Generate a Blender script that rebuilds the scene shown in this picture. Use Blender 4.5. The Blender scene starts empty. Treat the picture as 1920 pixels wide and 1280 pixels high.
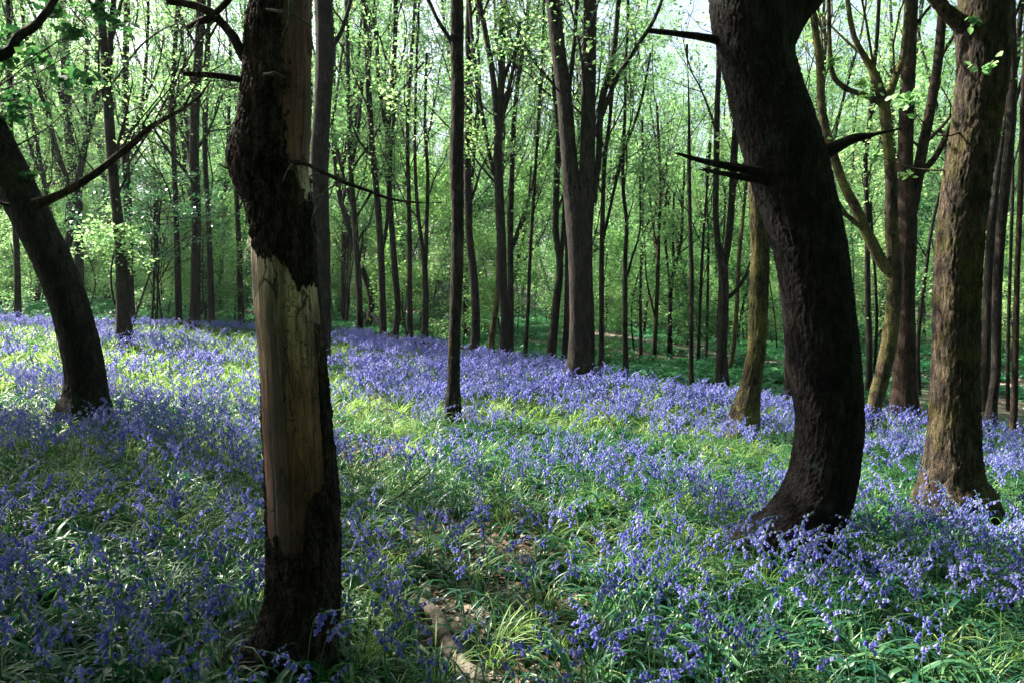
import bpy, math, random
import numpy as np
from mathutils import Vector

# ------------------------------------------------------------------ camera, world, sun, exposure
SC = bpy.context.scene
COL = SC.collection
F = 1387.0          # focal length in pixels of the 1920x1280 photograph
CAMZ = 1.5
PITCH = math.atan(80 / F)
cam = bpy.data.cameras.new('camera')
cam.sensor_width = 36; cam.lens = 26.0; cam.clip_end = 600; cam.clip_start = .05
camo = bpy.data.objects.new('camera', cam); COL.objects.link(camo)
camo.location = (0, 0, CAMZ); camo.rotation_euler = (math.pi / 2 - PITCH, 0, 0)
SC.camera = camo

SUN_AZ = math.radians(-60)      # measured from +Y towards +X
SUN_EL = math.radians(43)
W = bpy.data.worlds.new('World'); SC.world = W; W.use_nodes = True
nt = W.node_tree; bg = nt.nodes['Background']
sky = nt.nodes.new('ShaderNodeTexSky'); sky.sky_type = 'NISHITA'; sky.sun_disc = False
sky.sun_elevation = SUN_EL; sky.sun_rotation = SUN_AZ; sky.air_density = 1.0; sky.dust_density = 4.0
hs = nt.nodes.new('ShaderNodeHueSaturation'); hs.inputs['Saturation'].default_value = .82     # thin veil of cloud over the blue
nt.links.new(sky.outputs[0], hs.inputs['Color']); nt.links.new(hs.outputs[0], bg.inputs[0]); bg.inputs[1].default_value = .08
sl = bpy.data.lights.new('sun', 'SUN'); sl.energy = 5.0; sl.angle = math.radians(.5); sl.color = (1, .93, .80)
so = bpy.data.objects.new('sun', sl); COL.objects.link(so)
sd = Vector((math.sin(SUN_AZ) * math.cos(SUN_EL), math.cos(SUN_AZ) * math.cos(SUN_EL), math.sin(SUN_EL)))
so.rotation_euler = sd.to_track_quat('Z', 'Y').to_euler(); so.location = (-20, 10, 25)
SC.view_settings.view_transform = 'Standard'; SC.view_settings.look = 'None'
SC.view_settings.exposure = 2.25; SC.view_settings.gamma = 1
SC.render.engine = 'CYCLES'
cy = SC.cycles
cy.max_bounces = 7; cy.diffuse_bounces = 3; cy.glossy_bounces = 2; cy.transmission_bounces = 4
cy.transparent_max_bounces = 4; cy.use_denoising = True; cy.sample_clamp_indirect = 6

rng = np.random.default_rng(7)

# ------------------------------------------------------------------ helpers
def vnoise(p, seed=0):
    """smooth value noise on (N,3) points, 0..1"""
    p = np.asarray(p, float); i = np.floor(p).astype(np.int64); f = p - i
    f = f * f * (3 - 2 * f)
    def h(a, b, c):
        n = (a * 374761393 + b * 668265263 + c * 2147483647 + seed * 1274126177) & 0xffffffff
        n = ((n ^ (n >> 13)) * 1274126177) & 0xffffffff
        n = ((n ^ (n >> 16)) * 2246822519) & 0xffffffff
        return ((n >> 8) & 0xffff) / 65535.0
    x, y, z = i[:, 0], i[:, 1], i[:, 2]
    r = 0
    for dx in (0, 1):
        wx = f[:, 0] if dx else 1 - f[:, 0]
        for dy in (0, 1):
            wy = f[:, 1] if dy else 1 - f[:, 1]
            for dz in (0, 1):
                wz = f[:, 2] if dz else 1 - f[:, 2]
                r = r + wx * wy * wz * h(x + dx, y + dy, z + dz)
    return r

def fbm(p, o=4, seed=0):
    r = 0; a = .5; p = np.asarray(p, float)
    for k in range(o):
        r = r + a * vnoise(p * 2 ** k, seed + k); a *= .5
    return r / (1 - .5 ** o)

def worley(p, seed=0):
    """F1, F2 distances and id of nearest cell"""
    p = np.asarray(p, float); i = np.floor(p).astype(np.int64)
    f1 = np.full(len(p), 9.); f2 = np.full(len(p), 9.); cid = np.zeros(len(p))
    for dx in (-1, 0, 1):
        for dy in (-1, 0, 1):
            for dz in (-1, 0, 1):
                c = i + (dx, dy, dz)
                n = (c[:, 0] * 374761393 + c[:, 1] * 668265263 + c[:, 2] * 1440662683 + seed * 1274126177) & 0xffffffff
                n = ((n ^ (n >> 13)) * 1274126177) & 0xffffffff; n ^= n >> 15
                q = c + np.stack([(n & 1023) / 1023., ((n >> 10) & 1023) / 1023., ((n >> 20) & 1023) / 1023.], 1)
                d = np.linalg.norm(q - p, axis=1)
                m = d < f1
                f2 = np.where(m, f1, np.minimum(f2, d)); cid = np.where(m, (n >> 7) % 997 / 997., cid); f1 = np.where(m, d, f1)
    return f1, f2, cid

def terrain(x, y):
    x = np.asarray(x, float); y = np.asarray(y, float)
    xs = 22 * np.tanh(x / 22)
    z = -.062 * xs + .008 * y
    q = np.stack([x * .35, y * .35, x * 0], -1).reshape(-1, 3)
    z = z + (.10 * (fbm(q, 3, 5) - .5)).reshape(z.shape) * np.clip((y - 1) / 4, 0, 1)
    far = np.clip((np.hypot(x, y) - 50) / 60, 0, 1)
    return z + 6 * far * far

def ray(px, py):
    u = (px - 960) / F; v = (640 - py) / F
    c, s = math.cos(PITCH), math.sin(PITCH)
    return np.array([u, c + v * s, -s + v * c])

def P(px, py, D):
    r = ray(px, py); return np.array([0, 0, CAMZ]) + r * (D / r[1])

def hit(px, py, dmax=60, off=0.):
    """distance at which the ray meets the ground (or the flower tops, off above it)"""
    r = ray(px, py)
    for t in np.arange(1.5, dmax, .05):
        q = r * (t / r[1])
        if CAMZ + q[2] <= off + float(terrain(np.array([q[0]]), np.array([q[1]]))[0]): return t
    return dmax

def project(p):
    p = np.asarray(p, float); c, s = math.cos(PITCH), math.sin(PITCH)
    dz = p[..., 2] - CAMZ
    fw = p[..., 1] * c - dz * s; up = p[..., 1] * s + dz * c
    return 960 + F * p[..., 0] / fw, 640 - F * up / fw

def new_mesh(name, V, Fc, mat=None, smooth=True, tone=None, nv=4):
    """V (n,3); Fc (m,nv) int array or list of such arrays of differing width"""
    if not isinstance(Fc, list): Fc = [Fc]
    Fc = [np.asarray(f, np.int32) for f in Fc if len(f)]
    me = bpy.data.meshes.new(name)
    V = np.asarray(V, np.float32)
    me.vertices.add(len(V)); me.vertices.foreach_set('co', V.ravel())
    tot = np.concatenate([np.full(len(f), f.shape[1], np.int32) for f in Fc])
    lv = np.concatenate([f.ravel() for f in Fc])
    me.loops.add(len(lv)); me.loops.foreach_set('vertex_index', lv)
    st = np.concatenate([[0], np.cumsum(tot)[:-1]]).astype(np.int32)
    me.polygons.add(len(tot)); me.polygons.foreach_set('loop_start', st)
    if smooth: me.polygons.foreach_set('use_smooth', np.ones(len(tot), bool))
    if tone is not None:
        a = me.attributes.new('tone', 'FLOAT', 'POINT'); a.data.foreach_set('value', np.asarray(tone, np.float32))
    if mat: me.materials.append(mat)
    me.update(calc_edges=True)
    return me

def link(name, me, parent=None, **props):
    o = bpy.data.objects.new(name, me); COL.objects.link(o)
    if parent: o.parent = parent
    for k, v in props.items():
        if v: o[k] = v
    return o

def thing(name, label, cat, loc=(0, 0, 0), group=None, rz=0):
    o = bpy.data.objects.new(name, None); COL.objects.link(o)
    o.empty_display_size = .2
    o.location = loc; o.rotation_euler = (0, 0, rz); o['label'] = label; o['category'] = cat
    if group: o['group'] = group
    return o

def smooth(pts, step):
    """catmull-rom through rows of pts (any columns), resampled at step in the first 3"""
    p = np.asarray(pts, float)
    if len(p) < 3:
        n = max(2, int(np.linalg.norm(p[-1, :3] - p[0, :3]) / step) + 1)
        t = np.linspace(0, 1, n)[:, None]; return p[0] * (1 - t) + p[-1] * t
    q = np.vstack([2 * p[0] - p[1], p, 2 * p[-1] - p[-2]]); out = []
    for i in range(1, len(q) - 2):
        n = max(1, int(np.linalg.norm(q[i + 1, :3] - q[i, :3]) / step))
        for t in np.arange(n) / n:
            a, b, c, d = q[i - 1], q[i], q[i + 1], q[i + 2]
            out.append(.5 * (2 * b + (c - a) * t + (2 * a - 5 * b + 4 * c - d) * t * t + (3 * b - a - 3 * c + d) * t ** 3))
    out.append(p[-1]); return np.array(out)

class Tubes:
    def __init__(s): s.b = {}
    def add(s, pts, rad, sides=None):
        rad = np.asarray(rad, float)
        if sides is None: sides = 10 if rad[0] > .05 else 6 if rad[0] > .012 else 4 if rad[0] > .006 else 3
        s.b.setdefault((len(pts), sides), []).append((np.asarray(pts, float), rad))
    def arrays(s):
        Vs, Fs, off = [], [], 0
        for (n, k), L in s.b.items():
            p = np.array([a for a, _ in L]); r = np.array([b for _, b in L]); T = len(L)
            t = np.gradient(p, axis=1); t /= np.linalg.norm(t, axis=2, keepdims=True) + 1e-9
            m = t.mean(axis=1); ref = np.where((np.abs(m[:, 0]) < .7)[:, None], [[1., 0, 0]], [[0, 1., 0]])[:, None, :]
            u = ref - t * (t * ref).sum(2, keepdims=True); u /= np.linalg.norm(u, axis=2, keepdims=True) + 1e-9
            v = np.cross(t, u)
            a = np.arange(k) / k * 2 * math.pi
            V = p[:, :, None, :] + r[:, :, None, None] * (np.cos(a)[None, None, :, None] * u[:, :, None, :] + np.sin(a)[None, None, :, None] * v[:, :, None, :])
            i = np.arange(n - 1)[:, None] * k; j = np.arange(k)[None, :]; j2 = (j + 1) % k
            q = np.stack([i + j, i + j2, i + k + j2, i + k + j], -1).reshape(-1, 4)
            Fs.append((q[None] + (np.arange(T) * n * k)[:, None, None]).reshape(-1, 4) + off)
            Vs.append(V.reshape(-1, 3)); off += T * n * k
        if not Vs: return np.zeros((0, 3)), np.zeros((0, 4), int)
        return np.vstack(Vs), np.vstack(Fs)

def leaf_arrays(C, size, rg, up=1.1, width=.34, hexa=False):
    N = len(C)
    n = rg.normal(0, .55, (N, 3)); n[:, 2] += up; n /= np.linalg.norm(n, axis=1, keepdims=True)
    a = rg.normal(0, 1, (N, 3)); a[:, 2] -= .25; a -= n * (a * n).sum(1, keepdims=True); a /= np.linalg.norm(a, axis=1, keepdims=True)
    b = np.cross(n, a); s = (size * rg.uniform(.6, 1.25, N))[:, None]
    if hexa:
        V = np.stack([C - a * s * .5, C - a * s * .12 + b * s * width * .8 + n * s * .07, C + a * s * .22 + b * s * width + n * s * .04, C + a * s * .55 - n * s * .1,
                      C + a * s * .22 - b * s * width + n * s * .04, C - a * s * .12 - b * s * width * .8 + n * s * .07], 1)
        f = np.array([[0, 1, 2, 3], [0, 3, 4, 5]]); k = 6
    else:
        V = np.stack([C - a * s * .5, C + b * s * width + n * s * .08, C + a * s * .5, C - b * s * width + n * s * .08], 1)
        f = np.array([[0, 1, 2, 3]]); k = 4
    Fc = (f[None] + (np.arange(N) * k)[:, None, None]).reshape(-1, 4)
    return V.reshape(-1, 3), Fc, np.repeat(rg.random(N), k)

def unit(v): return v / (np.linalg.norm(v) + 1e-9)

def limb(rg, p, d, r, L, lvl, tb, lv, maxl=3, up=.3, wig=.16, nch=(0, 6, 4, 0), leafn=12, lsp=.09, droop=0):
    n = {1: 8, 2: 6, 3: 4}.get(lvl, 4)
    pts = [p]; d = unit(d); dirs = [d]
    for i in range(n - 1):
        d = unit(d + rg.normal(0, wig, 3) + np.array([0, 0, up * .35 if lvl < 3 else .0 - droop * .3]))
        pts.append(pts[-1] + d * (L / (n - 1))); dirs.append(d)
    pts = np.array(pts); rad = r * np.linspace(1, .28, n) ** 1.0
    tb.add(pts, rad)
    if lvl >= maxl:
        k = rg.poisson(leafn)
        if k:
            t = rg.random(k) ** .6 * (n - 1); i = np.minimum(t.astype(int), n - 2); f = (t - i)[:, None]
            lv.append(pts[i] * (1 - f) + pts[i + 1] * f + rg.normal(0, lsp, (k, 3)) * [1, 1, .6])
        return
    k = nch[lvl] + int(rg.integers(-1, 2))
    for j in range(max(1, k)):
        t = (.25 + .75 * (j + rg.random()) / max(1, k)); q = min(t, .999) * (n - 1); i = int(q)
        pp = pts[i] + (pts[i + 1] - pts[i]) * (q - i)
        side = unit(np.cross(dirs[i], rg.normal(0, 1, 3)))
        if lvl == 2: side[2] *= .4
        dd = unit(dirs[i] * (.75 if lvl == 1 else .6) + side * .75)
        limb(rg, pp, dd, max(.003, rad[i] * .55), L * rg.uniform(.32, .55) * (1.25 - .5 * t), lvl + 1, tb, lv, maxl, up, wig, nch, leafn, lsp, droop)

def add_limbs(rg, stem, tb, lv, n, zlo, zhi, Lr=(1.6, 3.6), ang=.55, **kw):
    """stem (k,4): xyz radius. limbs between heights zlo..zhi above its base"""
    z0 = stem[0, 2]; idx = np.where((stem[:, 2] > z0 + zlo) & (stem[:, 2] < z0 + zhi))[0]
    if len(idx) == 0: return
    for j in range(n):
        i = idx[min(len(idx) - 1, int(len(idx) * (j + rg.random()) / n))]
        t = unit(stem[min(i + 1, len(stem) - 1), :3] - stem[max(i - 1, 0), :3])
        a = rg.random() * 2 * math.pi; side = np.array([math.cos(a), math.sin(a), 0])
        an = ang * rg.uniform(.6, 1.4)
        r = stem[i, 3]
        limb(rg, stem[i, :3], t * math.cos(an) + side * math.sin(an), min(r * .55, .05) * rg.uniform(.5, 1), rg.uniform(*Lr), 1, tb, lv, **kw)

# ------------------------------------------------------------------ materials
def mat(name):
    m = bpy.data.materials.new(name); m.use_nodes = True
    t = m.node_tree; b = t.nodes['Principled BSDF']; return m, t, b
def N(t, kind, **kw):
    n = t.nodes.new('ShaderNode' + kind)
    for k, v in kw.items():
        if k in n.inputs: n.inputs[k].default_value = v
        else: setattr(n, k, v)
    return n
def ramp(t, src, stops):
    r = t.nodes.new('ShaderNodeValToRGB'); e = r.color_ramp.elements
    while len(e) < len(stops): e.new(.5)
    for el, (p, c) in zip(e, stops):
        el.position = p; el.color = (*c, 1) if len(c) == 3 else c
    t.links.new(src, r.inputs[0]); return r.outputs[0]
def mix(t, fac, a, b, blend='MIX'):
    m = t.nodes.new('ShaderNodeMix'); m.data_type = 'RGBA'; m.blend_type = blend
    for s, v in ((m.inputs[0], fac), (m.inputs[6], a), (m.inputs[7], b)):
        if isinstance(v, (int, float)): s.default_value = v
        elif isinstance(v, tuple): s.default_value = (*v, 1)
        else: t.links.new(v, s)
    return m.outputs[2]
def coords(t, scale, kind='Object'):
    c = t.nodes.new('ShaderNodeTexCoord'); m = t.nodes.new('ShaderNodeMapping'); m.inputs['Scale'].default_value = scale
    t.links.new(c.outputs[kind], m.inputs[0]); return m.outputs[0]
def noise(t, vec, scale, detail=4, rough=.6):
    n = N(t, 'TexNoise', Scale=scale, Detail=detail, Roughness=rough); t.links.new(vec, n.inputs['Vector']); return n.outputs[0]

def bark_mat(name, dark, light, moss=None, moss_amt=0., scale=1., bump=.6, lichen=None):
    m, t, b = mat(name)
    v = coords(t, (scale, scale, scale * .25)); v1 = coords(t, (scale,) * 3); vf = coords(t, (scale, scale, scale * .5))
    n1 = noise(t, v, 30, 8, .72); n2 = noise(t, v1, 5, 3); n3 = noise(t, vf, 85, 5, .7); n5 = noise(t, v, 70, 4, .7)
    col = ramp(t, n1, [(.38, dark), (.52, tuple(a * .55 + b_ * .45 for a, b_ in zip(dark, light))), (.63, light)])
    fur = ramp(t, n5, [(.40, (.16, .15, .15)), (.5, (1, 1, 1))])
    col = mix(t, .85, col, fur, 'MULTIPLY')
    col = mix(t, 1., col, ramp(t, n3, [(.3, (.55, .55, .55)), (.7, (1.25, 1.22, 1.2))]), 'MULTIPLY')
    col = mix(t, 1., col, ramp(t, n2, [(.3, (.6, .6, .62)), (.7, (1.3, 1.25, 1.2))]), 'MULTIPLY')
    n6 = noise(t, coords(t, (scale, scale, scale * .35)), 9, 5, .75)
    col = mix(t, 1., col, ramp(t, n6, [(.40, (.42, .42, .44)), (.56, (1.35, 1.3, 1.25)), (.68, (2.1, 2.1, 2.0))]), 'MULTIPLY')
    if lichen:
        lf = ramp(t, n2, [(.56, (0, 0, 0)), (.66, (1, 1, 1))])
        lf2 = mix(t, 1., lf, ramp(t, n3, [(.45, (0, 0, 0)), (.62, (.7, .7, .7))]), 'MULTIPLY')
        col = mix(t, lf2, col, lichen)
    if moss:
        n4 = noise(t, v1, 2.6, 6, .7)
        lo = .64 - .30 * moss_amt
        mf = ramp(t, n4, [(lo, (0, 0, 0)), (lo + .18, (1, 1, 1))])
        mf = mix(t, 1., mf, ramp(t, n3, [(.38, (.05, .05, .05)), (.58, (1, 1, 1))]), 'MULTIPLY')
        col = mix(t, mf, col, moss)
    t.links.new(col, b.inputs['Base Color']); b.inputs['Roughness'].default_value = .92
    b.inputs['Specular IOR Level'].default_value = .2
    h = N(t, 'Math', operation='ADD'); t.links.new(n3, h.inputs[0]); t.links.new(n5, h.inputs[1])
    h2 = N(t, 'Math', operation='ADD'); t.links.new(h.outputs[0], h2.inputs[0]); t.links.new(n1, h2.inputs[1])
    bp = N(t, 'Bump', Strength=min(1, bump * 1.5), Distance=.02 / scale); t.links.new(h2.outputs[0], bp.inputs['Height']); t.links.new(bp.outputs[0], b.inputs['Normal'])
    return m

def leaf_mat(name, cols, trans, tfac=.5, rough=.5, attr=True, spec=.35):
    m, t, b = mat(name)
    if attr:
        a = N(t, 'Attribute', attribute_name='tone'); s = a.outputs['Fac']
    else: s = N(t, 'ObjectInfo').outputs['Random']
    oi = N(t, 'ObjectInfo').outputs['Random']
    add = N(t, 'Math', operation='MULTIPLY_ADD'); t.links.new(oi, add.inputs[0]); add.inputs[1].default_value = .35
    mu = N(t, 'Math', operation='MULTIPLY'); t.links.new(s, mu.inputs[0]); mu.inputs[1].default_value = .65 if attr else .65
    t.links.new(mu.outputs[0], add.inputs[2])
    k = len(cols)
    c = ramp(t, add.outputs[0], [(i / max(1, k - 1), cc) for i, cc in enumerate(cols)])
    t.links.new(c, b.inputs['Base Color']); b.inputs['Roughness'].default_value = rough; b.inputs['Specular IOR Level'].default_value = spec
    tr = N(t, 'BsdfTranslucent'); tc = mix(t, 1., c, trans, 'MULTIPLY'); t.links.new(tc, tr.inputs[0])
    mx = N(t, 'MixShader'); mx.inputs[0].default_value = tfac
    t.links.new(b.outputs[0], mx.inputs[1]); t.links.new(tr.outputs[0], mx.inputs[2])
    t.links.new(mx.outputs[0], t.nodes['Material Output'].inputs['Surface'])
    return m

M = {}
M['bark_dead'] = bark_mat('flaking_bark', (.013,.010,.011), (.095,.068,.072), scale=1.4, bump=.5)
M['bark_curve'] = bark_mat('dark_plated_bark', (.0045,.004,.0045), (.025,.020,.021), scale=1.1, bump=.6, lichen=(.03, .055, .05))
M['bark_moss'] = bark_mat('mossy_brown_bark', (.012,.010,.009), (.12,.095,.072), moss=(.11, .10, .026), moss_amt=.5, scale=1.2, bump=.8)
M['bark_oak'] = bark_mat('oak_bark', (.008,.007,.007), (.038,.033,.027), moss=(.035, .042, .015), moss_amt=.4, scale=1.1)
M['bark_mid'] = bark_mat('grey_brown_bark', (.008,.007,.007), (.056,.048,.041), moss=(.055, .055, .02), moss_amt=.2, scale=1.1)
M['bark_green'] = bark_mat('moss_green_bark', (.024,.020,.012), (.11,.09,.06), moss=(.19, .18, .045), moss_amt=.66, scale=1.)
M['bark_red'] = bark_mat('red_brown_bark', (.015,.010,.008), (.075,.044,.034), scale=1., moss=(.04, .035, .015), moss_amt=.2)
M['bark_far'] = bark_mat('thin_tree_bark', (.006,.006,.006), (.042,.035,.031), moss=(.055, .055, .022), moss_amt=.25, scale=.7, bump=.3)
M['twig_grey'] = bark_mat('bleached_twig', (.08, .068, .065), (.24, .21, .20), scale=4, bump=.2)
M['leaf_spring'] = leaf_mat('spring_leaf', [(.12, .27, .13), (.22, .39, .18), (.48, .57, .31)], (1.15, 1.25, .95), .56)
M['leaf_fresh'] = leaf_mat('fresh_green_leaf', [(.09, .23, .11), (.17, .33, .14), (.33, .47, .20)], (1.15, 1.3, .8), .55)
M['leaf_dark'] = leaf_mat('deep_green_leaf', [(.02, .085, .05), (.04, .13, .06), (.14, .25, .09)], (1.15, 1.4, .8), .42)
M['leaf_holly'] = leaf_mat('glossy_green_leaf', [(.025, .12, .075), (.055, .18, .10), (.10, .25, .12)], (1.1, 1.3, .85), .3, rough=.3, spec=.5)
M['leaf_wood'] = leaf_mat('wood_leaf', [(.07, .19, .11), (.13, .28, .15), (.27, .42, .22)], (1.15, 1.25, .85), .5)
M['blade'] = leaf_mat('strap_leaf', [(.009, .058, .044), (.022, .102, .056), (.12, .24, .08)], (1.3, 1.5, .6), .35, rough=.36, spec=.45)
M['blade_pale'] = leaf_mat('pale_grass', [(.12, .24, .08), (.22, .36, .11), (.36, .46, .17)], (1.2, 1.3, .7), .4, rough=.4)
M['stem'] = leaf_mat('bluebell_stem', [(.05, .15, .06), (.09, .20, .07)], (1, 1.2, .7), .2, rough=.4)
M['bell'] = leaf_mat('bluebell_petal', [(.06, .075, .42), (.15, .16, .56), (.46, .45, .77)], (1.2, 1.1, 1.2), .45, rough=.5)
M['fern'] = leaf_mat('undergrowth_leaf', [(.02, .12, .065), (.04, .18, .085), (.10, .25, .09)], (1.1, 1.4, .8), .4, rough=.5)
M['litter'] = leaf_mat('dead_leaf', [(.07, .038, .026), (.18, .11, .075), (.50, .40, .32)], (1, .8, .6), .15, rough=.6)

m, t, b = mat('woodland_soil'); v = coords(t, (1, 1, 1))
c = ramp(t, noise(t, v, 7, 8, .7), [(.3, (.018, .015, .012)), (.5, (.04, .032, .022)), (.72, (.09, .065, .045))])
g = ramp(t, noise(t, v, .6, 4), [(.42, (0, 0, 0)), (.6, (.8, .8, .8))])
c = mix(t, g, c, (.02, .055, .02)); t.links.new(c, b.inputs['Base Color']); b.inputs['Roughness'].default_value = .95
bp = N(t, 'Bump', Strength=.8, Distance=.04); t.links.new(noise(t, v, 22, 6), bp.inputs['Height']); t.links.new(bp.outputs[0], b.inputs['Normal']); M['soil'] = m

m, t, b = mat('trodden_path'); v = coords(t, (1, 1, 1))
c = ramp(t, noise(t, v, 5, 8, .7), [(.3, (.12, .09, .075)), (.7, (.27, .21, .18))]); t.links.new(c, b.inputs['Base Color']); b.inputs['Roughness'].default_value = .95
bp = N(t, 'Bump', Strength=.6, Distance=.03); t.links.new(noise(t, v, 18, 6), bp.inputs['Height']); t.links.new(bp.outputs[0], b.inputs['Normal']); M['path'] = m

# bare wood of the dead tree: grain, drying cracks, weathered grey above and red-brown below
m, t, b = mat('bare_weathered_wood')
tc = N(t, 'TexCoord'); sx = N(t, 'SeparateXYZ'); t.links.new(tc.outputs['Object'], sx.inputs[0])
vg = coords(t, (1, 1, .06)); v1 = coords(t, (1, 1, 1)); vs = coords(t, (1, 1, .38))
wob = noise(t, v1, 4, 3)
zz = N(t, 'Math', operation='MULTIPLY_ADD'); t.links.new(wob, zz.inputs[0]); zz.inputs[1].default_value = .5; 
t.links.new(sx.outputs[2], zz.inputs[2])
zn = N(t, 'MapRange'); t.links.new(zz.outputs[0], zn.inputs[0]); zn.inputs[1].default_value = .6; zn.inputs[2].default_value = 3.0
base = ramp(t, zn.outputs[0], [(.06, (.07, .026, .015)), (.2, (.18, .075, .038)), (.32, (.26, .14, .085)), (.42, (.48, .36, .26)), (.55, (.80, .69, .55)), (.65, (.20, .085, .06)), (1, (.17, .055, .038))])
gr = ramp(t, noise(t, vg, 95, 8, .75), [(.38, (.32, .28, .26)), (.58, (1.05, 1.02, 1.0))])
col = mix(t, 1., base, gr, 'MULTIPLY')
# weather-darkened streak down the middle
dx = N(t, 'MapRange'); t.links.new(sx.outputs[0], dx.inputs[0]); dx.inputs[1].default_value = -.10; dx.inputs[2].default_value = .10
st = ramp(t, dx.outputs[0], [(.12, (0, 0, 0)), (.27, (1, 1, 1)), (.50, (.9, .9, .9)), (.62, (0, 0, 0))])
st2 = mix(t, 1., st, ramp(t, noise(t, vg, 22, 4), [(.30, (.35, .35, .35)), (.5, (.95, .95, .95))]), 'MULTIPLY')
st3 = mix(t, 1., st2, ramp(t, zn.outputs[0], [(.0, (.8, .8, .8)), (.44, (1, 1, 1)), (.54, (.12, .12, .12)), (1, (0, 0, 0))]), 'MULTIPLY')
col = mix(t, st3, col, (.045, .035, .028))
dv = N(t, 'VectorMath', operation='MULTIPLY_ADD'); nn = N(t, 'TexNoise', Scale=14., Detail=3.); t.links.new(v1, nn.inputs['Vector'])
t.links.new(nn.outputs[1], dv.inputs[0]); dv.inputs[1].default_value = (.16, .16, .16); t.links.new(vs, dv.inputs[2])
vo = N(t, 'TexVoronoi', feature='DISTANCE_TO_EDGE', Scale=18.); t.links.new(dv.outputs[0], vo.inputs['Vector'])
ck = ramp(t, vo.outputs[0], [(.0, (0, 0, 0)), (.012, (.1, .1, .1)), (.035, (1, 1, 1))])
cm = ramp(t, noise(t, v1, 6, 4), [(.50, (1, 1, 1)), (.60, (0, 0, 0))])
cm = mix(t, 1., cm, ramp(t, dx.outputs[0], [(.35, (.25, .25, .25)), (.6, (1, 1, 1))]), 'MULTIPLY')
ckm = mix(t, cm, (1., 1., 1.), ck)
vk = coords(t, (1, 1, .13)); dk = N(t, 'VectorMath', operation='MULTIPLY_ADD'); t.links.new(nn.outputs[1], dk.inputs[0]); dk.inputs[1].default_value = (.05, .05, .0); t.links.new(vk, dk.inputs[2])
vk2 = N(t, 'TexVoronoi', feature='DISTANCE_TO_EDGE', Scale=11.); t.links.new(dk.outputs[0], vk2.inputs['Vector'])
kk = mix(t, ramp(t, noise(t, v1, 3.1, 4, .6), [(.44, (0, 0, 0)), (.54, (1, 1, 1))]), (1., 1., 1.), ramp(t, vk2.outputs[0], [(0, (.06, .05, .05)), (.010, (.12, .1, .1)), (.022, (1, 1, 1))]))
col = mix(t, 1., col, kk, 'MULTIPLY')
bl = ramp(t, noise(t, vs, 9, 6, .7), [(.36, (.35, .31, .29)), (.6, (1.2, 1.15, 1.1))]); col = mix(t, 1., col, bl, 'MULTIPLY')
col = mix(t, 1., col, mix(t, ckm, (.16, .12, .12), (1., 1., 1.)), 'MULTIPLY')
t.links.new(col, b.inputs['Base Color']); b.inputs['Roughness'].default_value = .7
hh = mix(t, .5, mix(t, 1., ckm, kk, 'MULTIPLY'), gr); bp = N(t, 'Bump', Strength=.8, Distance=.006); t.links.new(hh, bp.inputs['Height']); t.links.new(bp.outputs[0], b.inputs['Normal'])
M['wood'] = m

m, t, b = mat('fallen_log_wood'); v = coords(t, (1, 1, 1)); vg = coords(t, (6, 1, 6))
c = ramp(t, noise(t, v, 9, 5, .6), [(.35, (.03, .022, .015)), (.47, (.11, .09, .065)), (.6, (.21, .18, .145)), (.75, (.07, .055, .03))])
c = mix(t, 1., c, ramp(t, noise(t, vg, 14, 4), [(.3, (.55, .5, .45)), (.6, (1, 1, 1))]), 'MULTIPLY')
t.links.new(c, b.inputs['Base Color']); b.inputs['Roughness'].default_value = .8
bp = N(t, 'Bump', Strength=.6, Distance=.01); t.links.new(noise(t, vg, 20, 5), bp.inputs['Height']); t.links.new(bp.outputs[0], b.inputs['Normal']); M['log'] = m

# ------------------------------------------------------------------ ground and path
gx = np.concatenate([np.linspace(-260, -34, 24)[:-1], np.linspace(-34, 34, 180), np.linspace(34, 260, 24)[1:]])
gy = np.concatenate([np.linspace(-120, -2, 12)[:-1], np.linspace(-2, 45, 160), np.linspace(45, 320, 40)[1:]])
X, Y = np.meshgrid(gx, gy); Z = terrain(X, Y)
nx, ny = len(gx), len(gy); idx = np.arange(nx * ny).reshape(ny, nx)
Fc = np.stack([idx[:-1, :-1], idx[:-1, 1:], idx[1:, 1:], idx[1:, :-1]], -1).reshape(-1, 4)
link('ground', new_mesh('ground', np.stack([X, Y, Z], -1).reshape(-1, 3), Fc, M['soil']), kind='structure')

def strip(pts, w, name, material):
    c = smooth(np.array(pts, float), .4); tg = np.gradient(c, axis=0); tg /= np.linalg.norm(tg, axis=1, keepdims=True)
    nr = np.stack([-tg[:, 1], tg[:, 0]], 1); K = 9; V = []
    for k in range(K):
        f = (k / (K - 1) - .5); ww = w * (1 + .25 * (vnoise(np.stack([c[:, 0], c[:, 1], c[:, 0] * 0 + k // 5], 1), 3) - .5))[:, None]
        q = c[:, :2] + nr * f * ww; V.append(np.column_stack([q, terrain(q[:, 0], q[:, 1]) + .03 - .025 * (2 * abs(f)) ** 3]))
    V = np.stack(V, 1); n = len(c); ii = np.arange(n * K).reshape(n, K)
    Fq = np.stack([ii[:-1, :-1], ii[:-1, 1:], ii[1:, 1:], ii[1:, :-1]], -1).reshape(-1, 4)
    return link(name, new_mesh(name, V.reshape(-1, 3), Fq, material), kind='structure')
def gpt(px, py): D = hit(px, py); q = P(px, py, D); return (q[0], q[1])
PATH = [(-6, 44), (-1, 36)] + [gpt(1119, 626), gpt(1200, 640), gpt(1300, 658), gpt(1400, 676)] + [(11, 17.5), (19, 12)]
strip(PATH, 1.5, 'path', M['path'])

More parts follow.
